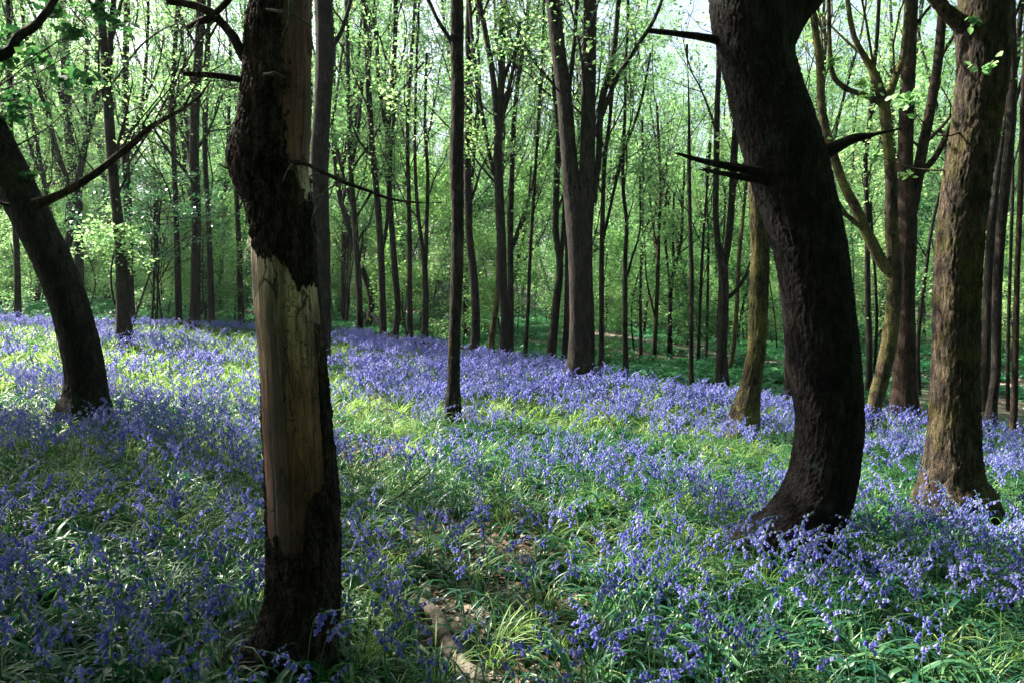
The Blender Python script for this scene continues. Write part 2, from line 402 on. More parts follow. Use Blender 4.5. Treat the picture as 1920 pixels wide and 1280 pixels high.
# ------------------------------------------------------------------ trunks
def extend(stem, H, rg, rtip=.02, wig=.05, step=.5):
    """continue a stem (xyz r) upwards until H above its base"""
    p = stem[-1].copy(); d = unit(stem[-1, :3] - stem[max(-8, -len(stem)), :3]); out = [stem]; z0 = stem[0, 2]
    n = int(max(0, (z0 + H - p[2]) / step)); r0 = p[3]
    for i in range(n):
        d = unit(d + rg.normal(0, wig, 3) + [0, 0, .06]); q = np.append(out[-1][-1, :3] + d * step, r0 + (rtip - r0) * (i + 1) / n); out.append(q[None])
    return np.vstack(out)

def trunk_mesh(stem, seg, disp=None, flare=0., fl_h=.35, lobes=5, rg=rng, rand=.06):
    s = np.asarray(stem); n = len(s); t = np.gradient(s[:, :3], axis=0); t /= np.linalg.norm(t, axis=1, keepdims=True) + 1e-9
    u = np.array([1., 0, 0]) - t * t[:, :1]; u /= np.linalg.norm(u, axis=1, keepdims=True); v = np.cross(t, u)
    th = math.pi / 2 + np.arange(seg) / seg * 2 * math.pi
    arc = np.concatenate([[0], np.cumsum(np.linalg.norm(np.diff(s[:, :3], axis=0), axis=1))])
    TH, A = np.meshgrid(th, arc); R = np.repeat(s[:, 3:4], seg, 1)
    ph = rg.random() * 9
    q = np.stack([np.cos(TH) * 1.1, np.sin(TH) * 1.1, A * .8 + ph * 7], -1).reshape(-1, 3)
    R = R * (1 + rand * 2 * (fbm(q, 3, 11).reshape(R.shape) - .5))
    if flare:
        h = np.clip(A - .35, 0, 9)
        R = R * (1 + flare * np.exp(-h / fl_h) * (.55 + .45 * np.cos(lobes * TH + ph) * (.6 + .4 * np.cos(2 * TH + ph * 3))))
    if disp is not None: R = R + disp(TH, A, s, R)
    V = s[:, None, :3] + R[..., None] * (np.cos(TH)[..., None] * u[:, None] + np.sin(TH)[..., None] * v[:, None])
    ii = np.arange(n * seg).reshape(n, seg); j2 = np.roll(ii, -1, axis=1)
    Fq = np.stack([ii[:-1], j2[:-1], j2[1:], ii[1:]], -1).reshape(-1, 4)
    return V.reshape(-1, 3), Fq, TH, A

def bark_disp(depth, cw=.03, ch=.11, seed=0):
    """ridges and furrows running up the trunk, broken into uneven plates"""
    def f(TH, A, s, R):
        r = R.mean()
        p = np.stack([np.cos(TH) * r / cw, np.sin(TH) * r / cw, A / ch], -1).reshape(-1, 3)
        w = np.stack([fbm(p * .6, 3, seed + 3), fbm(p * .6 + 9, 3, seed + 4), fbm(p * .6 + 19, 3, seed + 5)], 1) - .5
        p = p + w * [2.2, 2.2, 1.6]
        rid = 1 - np.abs(2 * fbm(p * [1, 1, .55], 3, seed) - 1) * 2.2
        f1, f2, cid = worley(p * [1.1, 1.1, .9], seed); e = np.clip((f2 - f1) / .22, 0, 1)
        fine = fbm(p * [3.4, 3.4, 6], 3, seed + 9)
        big = fbm(p * .3, 2, seed + 21) - .5
        return (depth * (.55 * (e - .7) - .55 * np.clip(rid, 0, 1) + .9 * (fine - .5) + .5 * big)).reshape(R.shape)
    return f

def px_stem(rows, D, below=.35):
    """rows (px,py,width px[,dD]) base first"""
    out = []
    for r in rows:
        d = D + (r[3] if len(r) > 3 else 0); q = P(r[0], r[1], d); out.append([*q, r[2] * d / F / 2 / math.hypot(1, q[0] / q[1])])
    out = np.array(out)
    if below:
        d = unit(out[0, :3] - out[1, :3]); out = np.vstack([[*(out[0, :3] + d * below), out[0, 3] * 1.03], out])
    return out

def local(V, o): V = np.asarray(V).copy(); V[..., :3] -= o; return V

def finish(root, o, V, Fq, bark, tb=None, lv=None, leafmat=None, lsize=.07, hexa=False, twigmat=None, rg=rng, name='trunk'):
    link(name, new_mesh(name, local(V, o), Fq, bark), root)
    if tb is not None:
        bv, bf = tb.arrays()
        if len(bf): link('limb_work', new_mesh('limb_work', local(bv, o), bf, twigmat or bark), root)
    if lv:
        C = np.vstack(lv); a, f, tn = leaf_arrays(C - o, lsize, rg, hexa=hexa)
        link('crown', new_mesh('crown', a, f, leafmat, smooth=False, tone=tn), root)

def branch_obj(root, o, rows, D, bark, name='branch', seg=14, step=.03, disp=None, label=None, twigs=0, rg=rng, jag=False, tw=.006):
    st = smooth(px_stem(rows, D, 0), step)
    ar = np.concatenate([[0], np.cumsum(np.linalg.norm(np.diff(st[:, :3], axis=0), axis=1))]); st[:, 3] *= 1 + .4 * np.exp(-ar / (st[0, 3] * 2.5))
    V, Fq, TH, A = trunk_mesh(st, seg, disp, rg=rg, rand=.3)
    if jag:   # broken, splintered end
        n = len(st); V = V.reshape(n, seg, 3); dirn = unit(st[-1, :3] - st[-4, :3])
        V[-1] += dirn * (rg.random((seg, 1)) * st[-1, 3] * 6); V = V.reshape(-1, 3)
    n = len(st); V = np.vstack([V, st[-1, :3] + unit(st[-1, :3] - st[-2, :3]) * st[-1, 3] * .5])
    cap = np.array([[(n - 1) * seg + k, (n - 1) * seg + (k + 1) % seg, len(V) - 1] for k in range(seg)])
    b = link(name, new_mesh(name, local(V, o), [Fq, cap], bark), root, label=label)
    return b, st

# ---- the dead tree with stripped bark -------------------------------------------------
def dead_tree():
    D = 2.80; rg = np.random.default_rng(21)
    rows = [(528, 1290, 226), (538, 1262, 202), (547, 1238, 182), (557, 1200, 164), (565, 1150, 148), (569, 1100, 141), (569, 1000, 139), (565, 900, 136), (557, 800, 131), (550, 700, 125), (536, 560, 123), (531, 480, 120),
            (526, 400, 122), (517, 350, 132), (507, 310, 146), (510, 270, 144), (517, 230, 134), (521, 150, 126), (524, 60, 122), (529, 0, 112), (533, -90, 104), (536, -220, 96)]
    stem = px_stem(rows, D, .25)
    o = np.array([P(560, 1235, D)[0], D, float(terrain([P(560, 1235, D)[0]], [D])[0])])
    root = thing('dead_tree', 'dead trunk in the foreground with a wide patch of bare cracked wood', 'tree', o)
    st = smooth(stem, .006); ext = extend(st, 6.0, rg, .03, step=.12); seg = 220
    def shape(TH, A, s, R):   # burr on the left, hollow lines
        px, py = project(s[:, :3]); py = np.repeat(py[:, None], seg, 1)
        left = np.clip(-np.cos(TH), 0, 1) ** 2
        bur = np.exp(-((py - 325) / 42) ** 2) * left * .003
        root_l = np.clip(-np.cos(TH - .5), 0, 1) ** 5 * np.exp(-np.clip(1262 - py, 0, 999) / 32) * .07 + np.clip(np.cos(TH * 2.5 + 1), 0, 1) ** 3 * np.exp(-np.clip(1285 - py, 0, 999) / 30) * .03
        return bur + root_l
    def both(TH, A, s, R): return shape(TH, A, s, R)
    V, Fq, TH, A = trunk_mesh(ext, seg, both, rg=np.random.default_rng(3), rand=.035)
    n = len(ext); Vb = V.reshape(n, seg, 3); c = ext[:, None, :3]; nrm = Vb - c; nrm /= np.linalg.norm(nrm, axis=2, keepdims=True)
    px, py = project(Vb); cxp, _ = project(ext[:, :3])
    f = np.cos(TH); front = np.sin(TH) < .25
    jit = (fbm(np.stack([TH * 5, py / 16, TH * 0], -1).reshape(-1, 3), 3, 4).reshape(TH.shape) - .5)
    top = np.interp(f, [-1, -.9, -.75, -.5, -.1, .2, .45, .6, .7, .95], [372, 430, 470, 488, 494, 498, 508, 548, 552, 540]) + jit * 55
    bot = np.interp(f, [-1, -.85, -.5, 0, .2, .33, .6, .8, .9], [720, 1000, 1005, 1035, 1030, 960, 915, 905, 600]) + jit * 70
    wood = (py > top) & (py < bot) & front
    wood |= (f > np.interp(py, [0, 100, 200, 270, 350, 375], [.46, .54, .62, .70, .88, 1.1]) + jit * .45) & (py < 375) & (np.sin(TH) < .5)
    # wood core surface
    r = ext[:, 3].mean(); pw = np.stack([np.cos(TH) * 5, np.sin(TH) * 5, A * 1.2], -1).reshape(-1, 3)
    grain = (fbm(pw * [3, 3, 1], 3, 8).reshape(TH.shape) - .5) * .007
    holes = np.clip(vnoise(np.stack([TH * 3, A * 7, TH * 0], -1).reshape(-1, 3), 77).reshape(TH.shape) - .8, 0, 1) * .12 * (py < 380)
    core = Vb + nrm * (grain - holes - .003)[..., None]
    ii = np.arange(n * seg).reshape(n, seg); 
    wv = wood.copy(); fw = wv | np.roll(wv, 1, 0) | np.roll(wv, -1, 0) | np.roll(wv, 1, 1) | np.roll(wv, -1, 1)
    for _ in range(5): fw = fw | np.roll(fw, 1, 0) | np.roll(fw, -1, 0) | np.roll(fw, 1, 1) | np.roll(fw, -1, 1)
    ff = (fw & np.roll(fw, -1, 1))[:-1].ravel()
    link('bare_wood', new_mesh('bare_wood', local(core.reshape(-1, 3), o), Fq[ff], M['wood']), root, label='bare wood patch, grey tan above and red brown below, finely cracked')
    # bark shell: plates, thicker near the patch, steps in at its rim
    bd = bark_disp(.013, .016, .035, 5)(TH, A, ext, R=np.repeat(ext[:, 3:4], seg, 1))
    edge = wood; rim = edge.copy()
    for _ in range(2): rim = rim | np.roll(rim, 1, 0) | np.roll(rim, -1, 0) | np.roll(rim, 1, 1) | np.roll(rim, -1, 1)
    off = np.where(rim, -.008, .007 + bd)
    rough_left = np.exp(-((py - 320) / 60) ** 2) * (np.cos(TH) < -.2) * (fbm(np.stack([TH * 6, A * 14, TH * 0], -1).reshape(-1, 3), 3, 31).reshape(TH.shape) - .45) * .018
    off = off + rough_left
    shell = Vb + nrm * off[..., None]
    fb = (~(edge & np.roll(edge, -1, 1)))[:-1].ravel()
    link('bark', new_mesh('bark', local(shell.reshape(-1, 3), o), Fq[fb], M['bark_dead']), root, label='dark flaking bark')
    bo = lambda rows, dd=0, **k: branch_obj(root, o, rows, D + dd, k.pop('bark', M['bark_dead']), rg=rg, **k)
    bo([(500, 152, 17), (460, 150, 14), (420, 143, 13), (385, 140, 12), (345, 138, 10)], -.05, jag=False, label='short snapped branch stub pointing left')
    bo([(500, 150, 20), (458, 108, 18), (440, 72, 17), (420, 48, 14), (395, 24, 16), (370, 12, 14), (345, 6, 13), (314, 3, 11)], -.02, label='crooked dead branch arching to the left')
    bo([(408, 34, 11), (375, 40, 13), (352, 52, 9)], -.02)
    bo([(400, 28, 9), (425, 4, 12), (445, -25, 10)], -.02)
    bo([(480, 318, 9), (450, 318, 7), (425, 315, 5), (410, 308, 3)], -.05, seg=6)
    g = M['twig_grey']
    bo([(548, 305, 9, -.17), (565, 305, 8, -.19), (600, 320, 7, -.2), (640, 340, 7, -.2), (690, 358, 6, -.2), (730, 373, 5, -.2), (780, 380, 4, -.2), (828, 380, 3, -.2)], 0, seg=8, bark=M['bark_dead'], label='long thin dead twig reaching right')
    bo([(598, 318, 3, -.2), (580, 332, 3, -.22), (600, 360, 2, -.2), (585, 378, 2, -.2)], 0, seg=5, bark=g, name='twig')
    bo([(548, 308, 4, -.19), (538, 322, 3, -.22), (530, 342, 2.5, -.2), (518, 350, 1.5, -.2)], 0, seg=5, bark=g, name='twig')
    bo([(556, 315, 3, -.2), (562, 345, 3, -.2), (569, 378, 1.5, -.2)], 0, seg=5, bark=g, name='twig')
    bo([(697, 360, 3.5, -.2), (682, 385, 4, -.2), (670, 405, 4, -.19), (666, 440, 3, -.18), (672, 460, 2, -.18)], 0, seg=5, bark=g, name='twig')
    bo([(606, 362, 3, -.15), (590, 395, 2.5, -.18), (584, 425, 2.5, -.2), (600, 455, 1.5, -.2)], 0, seg=5, bark=g, name='twig')
    bo([(640, 342, 3, -.18), (615, 355, 3, -.15), (590, 372, 2, -.1), (576, 378, 2, -.1)], 0, seg=5, bark=g, name='twig')
    bo([(541, -20, 9, -.24), (546, 20, 8, -.25), (541, 45, 7, -.25), (530, 68, 4, -.25)], 0, seg=7, bark=g, name='twig', label='pale bleached twig hanging over the trunk')
    bo([(500, 18, 4, -.2), (530, 22, 7, -.24), (560, 32, 6, -.24), (585, 52, 3, -.2)], 0, seg=7, bark=g, name='twig')
    bo([(495, 140, 5, -.2), (515, 138, 10, -.23), (535, 145, 3, -.2)], 0, seg=7, bark=g, name='twig')
    # fan of fine dead twigs hanging from the crooked branch
    tb = Tubes()
    for (x0, y0, x1, y1, x2, y2, w) in [(400, 40, 350, 110, 320, 205, 5), (405, 40, 385, 120, 300, 215, 5), (372, 42, 345, 90, 330, 130, 3), (330, 150, 300, 215, 285, 262, 3.2),
                                     (350, 100, 325, 160, 310, 190, 3), (318, 200, 328, 250, 345, 262, 2.5), (320, 205, 292, 235, 270, 262, 2.5), (405, 138, 420, 165, 445, 190, 2), (400, 138, 398, 160, 430, 180, 1.6),
                                     (455, 165, 380, 160, 350, 190, 2), (300, 215, 308, 255, 330, 275, 2), (380, 75, 395, 110, 378, 150, 2)]:
        pts = smooth(np.array([[*P(x0, y0, D - .03)], [*P((x0 + x1) / 2 + rg.normal(0, 5), (y0 + y1) / 2, D - .06)], [*P(x1, y1, D - .05)], [*P(x2, y2, D - .08)]]), .05)
        pts = smooth(pts, .3); k = 9; pts = pts[np.linspace(0, len(pts) - 1, k).astype(int)]
        tb.add(pts + rg.normal(0, .004, pts.shape), np.linspace(w, w * .35, k) * D / F / 2, 5)
        for _ in range(2):
            i = int(rg.integers(2, 7)); dd = unit(rg.normal(0, 1, 3)) * .16
            tb.add(np.array([pts[i], pts[i] + dd * .5 + rg.normal(0, .01, 3), pts[i] + dd]), np.array([.0016, .0012, .0007]), 4)
    bv, bf = tb.arrays(); link('twig', new_mesh('twig', local(bv, o), bf, M['twig_grey']), root, label='spray of fine dead twigs')
    return root
dead_tree()

# ---- the curved dark tree ---------------------------------------------------------------
def curved_tree():
    D = 4.35; rg = np.random.default_rng(5)
    rows = [(1372, 1098, 148), (1425, 1056, 152), (1476, 1012, 152), (1517, 960, 146), (1539, 905, 139), (1550, 850, 135), (1555, 800, 132), (1553, 750, 135), (1545, 690, 142), (1536, 600, 139), (1529, 536, 139), (1518, 465, 140), (1504, 405, 145),
            (1485, 339, 150), (1473, 295, 152), (1457, 240, 149), (1441, 191, 143), (1424, 126, 138), (1413, 71, 143), (1400, 10, 140), (1390, -40, 120), (1378, -110, 108), (1360, -240, 100)]
    stem = px_stem(rows, D, .2); bx = stem[3, 0]
    o = np.array([bx, D, float(terrain([bx], [D])[0])])
    root = thing('curved_tree', 'thick dark tree whose trunk sweeps up in a curve, right of centre', 'tree', o)
    st = extend(smooth(stem, .011), 11, rg, .05, step=.2); seg = 180
    bd = bark_disp(.010, .020, .055, 9)
    def dsp(TH, A, s, R):
        px, py = project(s[:, :3]); py = np.repeat(py[:, None], seg, 1)
        foot = np.clip(-np.cos(TH + .2), 0, 1) ** 3 * np.exp(-((py - 1050) / 30) ** 2) * .03
        foot2 = np.clip(np.cos(TH + 1.2), 0, 1) ** 5 * np.exp(-np.clip(1085 - py, 0, 999) / 30) * .06
        return bd(TH, A, s, R) + foot + foot2
    V, Fq, TH, A = trunk_mesh(st, seg, dsp, rg=rg, rand=.03)
    tb, lv = Tubes(), []
    add_limbs(rg, st, tb, lv, 9, 4.6, 11, Lr=(2.2, 4.2), ang=.8, leafn=9, lsp=.12)
    f2 = extend(smooth(px_stem([(1440, 75, 110), (1478, 25, 84), (1520, -25, 76), (1570, -110, 66)], D, 0), .06), 6.0, rg, .03, step=.2)
    add_limbs(rg, f2, tb, lv, 6, 1.5, 6, Lr=(2, 3.6), ang=.8, leafn=9, lsp=.12)
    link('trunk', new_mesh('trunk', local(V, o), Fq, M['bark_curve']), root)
    V2, F2, _, _ = trunk_mesh(f2, 60, bark_disp(.012, .034, .12, 12), rg=rg, rand=.04)
    link('limb', new_mesh('limb', local(V2, o), F2, M['bark_curve']), root, label='second stem forking off to the right')
    bv, bf = tb.arrays(); link('bough', new_mesh('bough', local(bv, o), bf, M['bark_curve']), root)
    C = np.vstack(lv); a, f, tn = leaf_arrays(C - o, .10, rg, hexa=True); link('crown', new_mesh('crown', a, f, M['leaf_fresh'], smooth=False, tone=tn), root)
    bo = lambda rows, **k: branch_obj(root, o, rows, D, M['bark_curve'], rg=rg, disp=bark_disp(.004, .012, .05, 2), **k)
    bo([(1375, 92, 24), (1345, 76, 18), (1310, 69, 15), (1275, 64, 13), (1240, 60, 12), (1213, 57, 11)], label='straight sawn-off branch pointing left near the top')
    bo([(1440, 330, 22, -.1), (1400, 318, 18, -.1), (1360, 311, 16, -.12), (1320, 303, 12, -.12), (1290, 294, 8, -.12), (1273, 289, 4, -.12)], jag=True, label='upper splintered branch stub')
    bo([(1440, 340, 14, -.1), (1396, 333, 12, -.1), (1360, 326, 10, -.12), (1322, 318, 6, -.12)], jag=True, label='lower splintered branch stub')
    bo([(1530, 300, 34), (1550, 285, 26), (1575, 272, 23), (1600, 260, 20), (1622, 256, 16), (1640, 252, 8), (1665, 246, 6), (1692, 241, 3)], label='knobbly broken branch pointing right')
    bo([(1612, 258, 8), (1622, 268, 5), (1634, 258, 3)], seg=8, name='twig')
    return root
curved_tree()

# ---- traced trees -------------------------------------------------------------------------
def traced(label, rows, bark='bark_mid', forks=(), bases=None, H=13, limbs=9, zlo=3.0, leaf='leaf_spring', lsize=.085, seg=22, step=.08, flare=.35, depth=.006, cw=.03, ch=.1,
           name='tree', cat='tree', D=None, seed=None, leafn=11, Lr=(1.4, 3.2), ang=.5, extra=None, group=None, dense=1., hexa=False):
    rg = np.random.default_rng(seed if seed is not None else int(rows[0][0] * 7 + rows[0][1]))
    if D is None:
        D = hit(rows[0][0], rows[0][1]); in_field = rows[0][1] > np.interp(rows[0][0], [0, 480, 840, 1150, 1480, 1920], [582, 598, 634, 682, 720, 784])
        if in_field: D = hit(rows[0][0], rows[0][1], off=.26 if D > 8 else .15)
    stem = px_stem(rows, D, .5); z0 = P(rows[0][0], rows[0][1], D); o = z0.copy()
    root = thing(name, label, cat, o, group)
    topz = P(rows[-1][0], rows[-1][1], D)[2] - o[2]
    main = extend(smooth(stem, step), H, rg, .025, step=.4)
    dsp = bark_disp(depth, cw, ch, int(rg.integers(99))) if depth else None
    V, Fq, _, _ = trunk_mesh(main, seg, dsp, flare=flare, rg=rg, fl_h=.22 + .1 * stem[1, 3])
    TV, TF = V, Fq
    tb, lv = Tubes(), []
    stems = [main]
    for fk in forks:
        s = smooth(px_stem(fk, D, 0), step); 
        if fk[-1][1] <= 30: s = extend(s, max(1, H * rg.uniform(.75, .95) - (s[0, 2] - o[2])), rg, .02, step=.4)
        V, Fq, _, _ = trunk_mesh(s, max(8, int(seg * .6)), bark_disp(depth * .7, cw, ch, 3) if depth else None, rg=rg)
        link('limb', new_mesh('limb', local(V, o), Fq, M[bark]), root)
        if fk[0][2] > 9: stems.append(s)
        else: add_limbs(rg, s, tb, lv, 3, 0, 99, Lr=(.6, 1.4), leafn=leafn)
    for i, s in enumerate(stems):
        zb = s[0, 2] - o[2]
        add_limbs(rg, s, tb, lv, max(2, int((limbs if i == 0 else limbs * .5) * dense)), max(0, zlo - zb if i == 0 else .3), 99, Lr=Lr, ang=ang, leafn=leafn)
    if extra:
        for (x, y, rpx, k) in extra:   # leafy sprays reaching out at these places
            c = P(x, y, D + rg.normal(0, .3)); rr = rpx * D / F
            allp = np.vstack([s[:, :3] for s in stems]); src = allp[np.argmin(np.linalg.norm(allp - c + [0, 0, .5 * rr], axis=1))]
            mid = (src + c) / 2 + [0, 0, -.05]; q = smooth(np.array([src, mid + rg.normal(0, .05, 3), c]), .1)
            q = q[np.linspace(0, len(q) - 1, 8).astype(int)]; tb.add(q, np.linspace(.009, .003, 8), 4)
            for _ in range(6):
                e = c + rg.normal(0, rr * .6, 3) * [1, .8, .6]; tb.add(np.array([c, (c + e) / 2 + [0, 0, .02], e]), np.array([.003, .002, .001]), 3)
                kk = int(k / 6) + 1; tt = rg.random(kk)[:, None]; lv.append(c * (1 - tt) + e * tt + rg.normal(0, rr * .16, (kk, 3)))
    bv, bf = tb.arrays()
    link('trunk', new_mesh('trunk', local(np.vstack([TV, bv]), o), np.vstack([TF, bf + len(TV)]), M[bark]), root)
    if lv:
        C = np.vstack(lv); a, f, tn = leaf_arrays(C - o, lsize, rg, hexa=hexa)
        link('crown', new_mesh('crown', a, f, M[leaf], smooth=False, tone=tn), root)
    return root, o, main

# moss-covered thick tree at the right edge
r, o, mn = traced('thick brown mossy tree flooded with sun on its left side, near the right edge', [(1790, 945, 168), (1786, 900, 132), (1787, 850, 114), (1789, 800, 105), (1790, 740, 100), (1793, 640, 95), (1795, 547, 94), (1799, 465, 95), (1811, 355, 94), (1828, 246, 96), (1842, 137, 102), (1842, 60, 104), (1845, 0, 98), (1850, -60, 92)],
       'bark_moss', forks=[[(1835, 75, 60), (1800, 45, 38), (1768, 15, 30), (1735, -25, 26), (1700, -80, 22)]], H=11, limbs=7, zlo=4.4, seg=130, step=.018, depth=.012, cw=.018, ch=.10, flare=.22, leaf='leaf_spring', lsize=.06, hexa=True,
       extra=[(1830, 40, 26, 14), (1850, 130, 28, 16), (1795, 270, 22, 12), (1700, 190, 34, 30), (1640, 290, 22, 14)], Lr=(2, 3.6), ang=.8, leafn=7)
# leaning oak on the left
r, o, mn = traced('dark oak leaning to the left with a long bare bough reaching up to the right', [(158, 772, 104), (160, 740, 88), (159, 700, 80), (147, 635, 79), (126, 560, 78), (98, 490, 78), (74, 440, 78), (46, 385, 80), (10, 310, 80), (-28, 235, 78), (-80, 140, 72), (-130, 40, 66), (-170, -60, 60)],
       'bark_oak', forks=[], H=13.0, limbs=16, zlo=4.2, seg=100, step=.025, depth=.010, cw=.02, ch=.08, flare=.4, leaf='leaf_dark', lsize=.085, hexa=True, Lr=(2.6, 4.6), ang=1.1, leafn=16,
       extra=[(25, 60, 60, 70), (70, 115, 55, 60), (20, 190, 50, 60), (110, 150, 40, 40), (180, 20, 50, 60), (60, 330, 16, 8), (30, 375, 22, 12), (20, 220, 50, 50), (140, 60, 40, 40), (100, 20, 50, 50), (215, 45, 30, 26), (170, 150, 26, 20), (10, 120, 60, 70)])
OAK = r; OAKD = hit(158, 772, off=.26); rg = np.random.default_rng(8)
branch_obj(r, o, [(66, 384, 22), (88, 376, 21), (120, 362, 19), (150, 345, 18), (180, 325, 17), (215, 297, 15), (250, 268, 15), (275, 244, 12), (310, 222, 9), (345, 203, 7), (375, 180, 5), (395, 150, 3)], OAKD, M['bark_red'], name='bough', seg=18, disp=bark_disp(.006, .02, .1, 3), rg=rg, label='long red-brown bough rising to the right, bark peeling')
branch_obj(r, o, [(-20, 108, 26), (5, 102, 22), (22, 92, 20), (34, 70, 19), (62, 52, 18), (82, 30, 16), (100, 4, 15), (125, -40, 12)], OAKD, M['bark_oak'], name='bough', seg=14, disp=bark_disp(.005, .02, .06, 3), rg=rg)
for rows in ([(270, 245, 5), (268, 232, 4), (290, 200, 3), (320, 165, 3), (335, 120, 2.5), (345, 60, 2)], [(222, 292, 5), (250, 240, 3), (300, 180, 3), (318, 140, 2)], [(345, 203, 4), (372, 150, 3), (420, 120, 2), (452, 88, 2)],
             [(310, 222, 3), (330, 200, 3), (318, 160, 2)], [(180, 325, 3), (150, 290, 2.5), (140, 250, 2)], [(15, 385, 8), (-10, 378, 8), (-40, 380, 7)], [(290, 232, 3), (330, 262, 2), (340, 300, 2)], [(250, 268, 3), (272, 300, 2.5), (300, 330, 2)]):
    branch_obj(r, o, rows, OAKD, M['bark_oak'], name='twig', seg=5, step=.12, rg=rg)

traced('slender straight tree with pale lower trunk standing alone among the bluebells', [(849, 758, 30), (850, 720, 25), (851, 660, 24), (853, 600, 23), (857, 500, 24), (858, 400, 23), (856, 300, 27), (858, 200, 25), (857, 100, 25), (857, 0, 24)],
       'bark_mid', forks=[[(850, 95, 10), (842, 72, 9), (822, 40, 8), (808, 10, 7)]], H=11, limbs=7, zlo=4.6, seg=48, step=.04, depth=.008, flare=.2, lsize=.08)
traced('stout tree that forks into two tall stems, right of the slender straight tree', [(1086, 698, 52), (1086, 660, 44), (1087, 600, 40), (1086, 500, 41), (1084, 430, 46), (1078, 390, 40), (1070, 330, 33), (1064, 260, 30), (1058, 180, 29), (1046, 90, 27), (1036, 0, 26)],
       'bark_mid', forks=[[(1092, 440, 36), (1098, 380, 33), (1101, 300, 29), (1103, 200, 27), (1105, 100, 26), (1106, 0, 25)], [(1094, 330, 9), (1105, 275, 8), (1130, 215, 9), (1155, 150, 9), (1190, 95, 8), (1225, 40, 7), (1245, -10, 6)], [(1112, 380, 14), (1122, 300, 12), (1128, 200, 12), (1150, 100, 10), (1160, 0, 9)], [(1062, 200, 10), (1072, 130, 8), (1078, 60, 8), (1082, 0, 8)]],
       H=15, limbs=6, zlo=5.5, leafn=6, seg=48, step=.05, depth=.009, flare=.22, lsize=.08)
traced('mossy tree with sunlit flared foot, just left of the curved dark tree', [(1393, 792, 62), (1400, 760, 52), (1408, 720, 42), (1415, 680, 38), (1420, 640, 36), (1423, 547, 36), (1425, 465, 37), (1421, 355, 36), (1411, 200, 33), (1402, 80, 30), (1398, 0, 28)],
       'bark_green', H=13, limbs=7, zlo=4.5, seg=72, step=.03, depth=.014, flare=.15, lsize=.08)
traced('thin bright-mossed tree bent in an S, right behind the curved dark tree', [(1636, 778, 30), (1645, 740, 32), (1655, 700, 32), (1665, 655, 32), (1673, 600, 30), (1677, 547, 28), (1678, 490, 30), (1672, 430, 26), (1671, 330, 24), (1663, 250, 21), (1657, 195, 23), (1640, 140, 17), (1622, 108, 13), (1602, 70, 11), (1592, 20, 10), (1588, -20, 9)],
       'bark_green', forks=[[(1668, 510, 22), (1650, 485, 24), (1625, 435, 22), (1605, 390, 20), (1584, 350, 18), (1566, 300, 17), (1552, 255, 16), (1541, 200, 16), (1537, 120, 15), (1528, 50, 14), (1522, 0, 13)],
                            [(1660, 200, 16), (1678, 150, 14), (1692, 110, 13), (1698, 60, 12), (1705, 0, 11)], [(1655, 195, 14), (1625, 180, 12), (1585, 165, 11), (1562, 140, 10), (1556, 90, 9), (1554, 0, 8)]], H=12, limbs=6, zlo=4.0, seg=40, step=.05, depth=.007, flare=.05, lsize=.08,
       extra=[(1660, 165, 26, 22), (1560, 120, 24, 20), (1700, 330, 24, 18), (1620, 160, 26, 20)], leaf='leaf_fresh')
traced('red-brown tree between the thin mossy tree and the thick mossy tree', [(1696, 760, 56), (1696, 720, 48), (1697, 640, 43), (1698, 547, 37), (1701, 437, 38), (1700, 390, 38), (1697, 330, 32), (1698, 273, 30), (1702, 164, 29), (1706, 60, 27), (1709, 0, 26)],
       'bark_red', forks=[[(1708, 400, 26), (1718, 350, 24), (1728, 290, 22), (1742, 219, 20), (1757, 130, 19), (1765, 50, 18), (1768, 0, 17)], [(1720, 330, 16), (1750, 300, 13), (1772, 262, 12), (1790, 220, 10), (1800, 180, 9)]], H=14, limbs=6, zlo=5, seg=40, step=.05, depth=.006, flare=.15, lsize=.08,
       extra=[(1715, 310, 30, 26), (1740, 250, 26, 22)], leaf='leaf_fresh')
traced('grey leaning tree between the thick mossy tree and the right edge', [(1858, 782, 24), (1862, 740, 21), (1868, 690, 20), (1870, 547, 20), (1878, 420, 20), (1893, 273, 20), (1899, 164, 19), (1897, 60, 18), (1896, 0, 18)],
       forks=[[(1893, 230, 9), (1908, 180, 8), (1925, 120, 8)]], H=13, limbs=5, zlo=5, seg=24, depth=.004)
traced('dim tree close against the right side of the thick mossy tree', [(1845, 772, 20), (1848, 700, 19), (1852, 550, 19), (1860, 420, 18), (1870, 330, 14), (1880, 250, 12)], H=12, limbs=5, zlo=5, seg=20, depth=.004)
traced('thin red-tinged tree at the right edge, its foot catching sun', [(1901, 790, 15), (1903, 720, 14), (1905, 620, 13), (1908, 500, 12), (1914, 350, 12), (1918, 200, 11)], 'bark_red', H=12, limbs=5, zlo=4.5, seg=16, depth=.003)
traced('forked tree with a short side branch, left of the mossy sunlit-footed tree', [(1354, 708, 24), (1353, 660, 21), (1356, 600, 20), (1357, 540, 20), (1355, 500, 19), (1346, 455, 13), (1342, 400, 12), (1343, 320, 12), (1345, 200, 11), (1348, 110, 10), (1345, 0, 9)],
       forks=[[(1358, 500, 14), (1366, 450, 14), (1372, 380, 14), (1376, 300, 14), (1381, 220, 13), (1388, 100, 12)], [(1360, 562, 10), (1380, 545, 8), (1402, 512, 7)]], H=12, leafn=4, limbs=4, zlo=4, seg=24, depth=.004)
traced('thin leaning stem beside the foot of the forked tree', [(1363, 705, 10), (1372, 670, 10), (1380, 600, 9), (1386, 480, 8), (1392, 420, 7)], 'bark_green', H=7, limbs=4, leafn=6, zlo=3.5, seg=12, depth=.002)
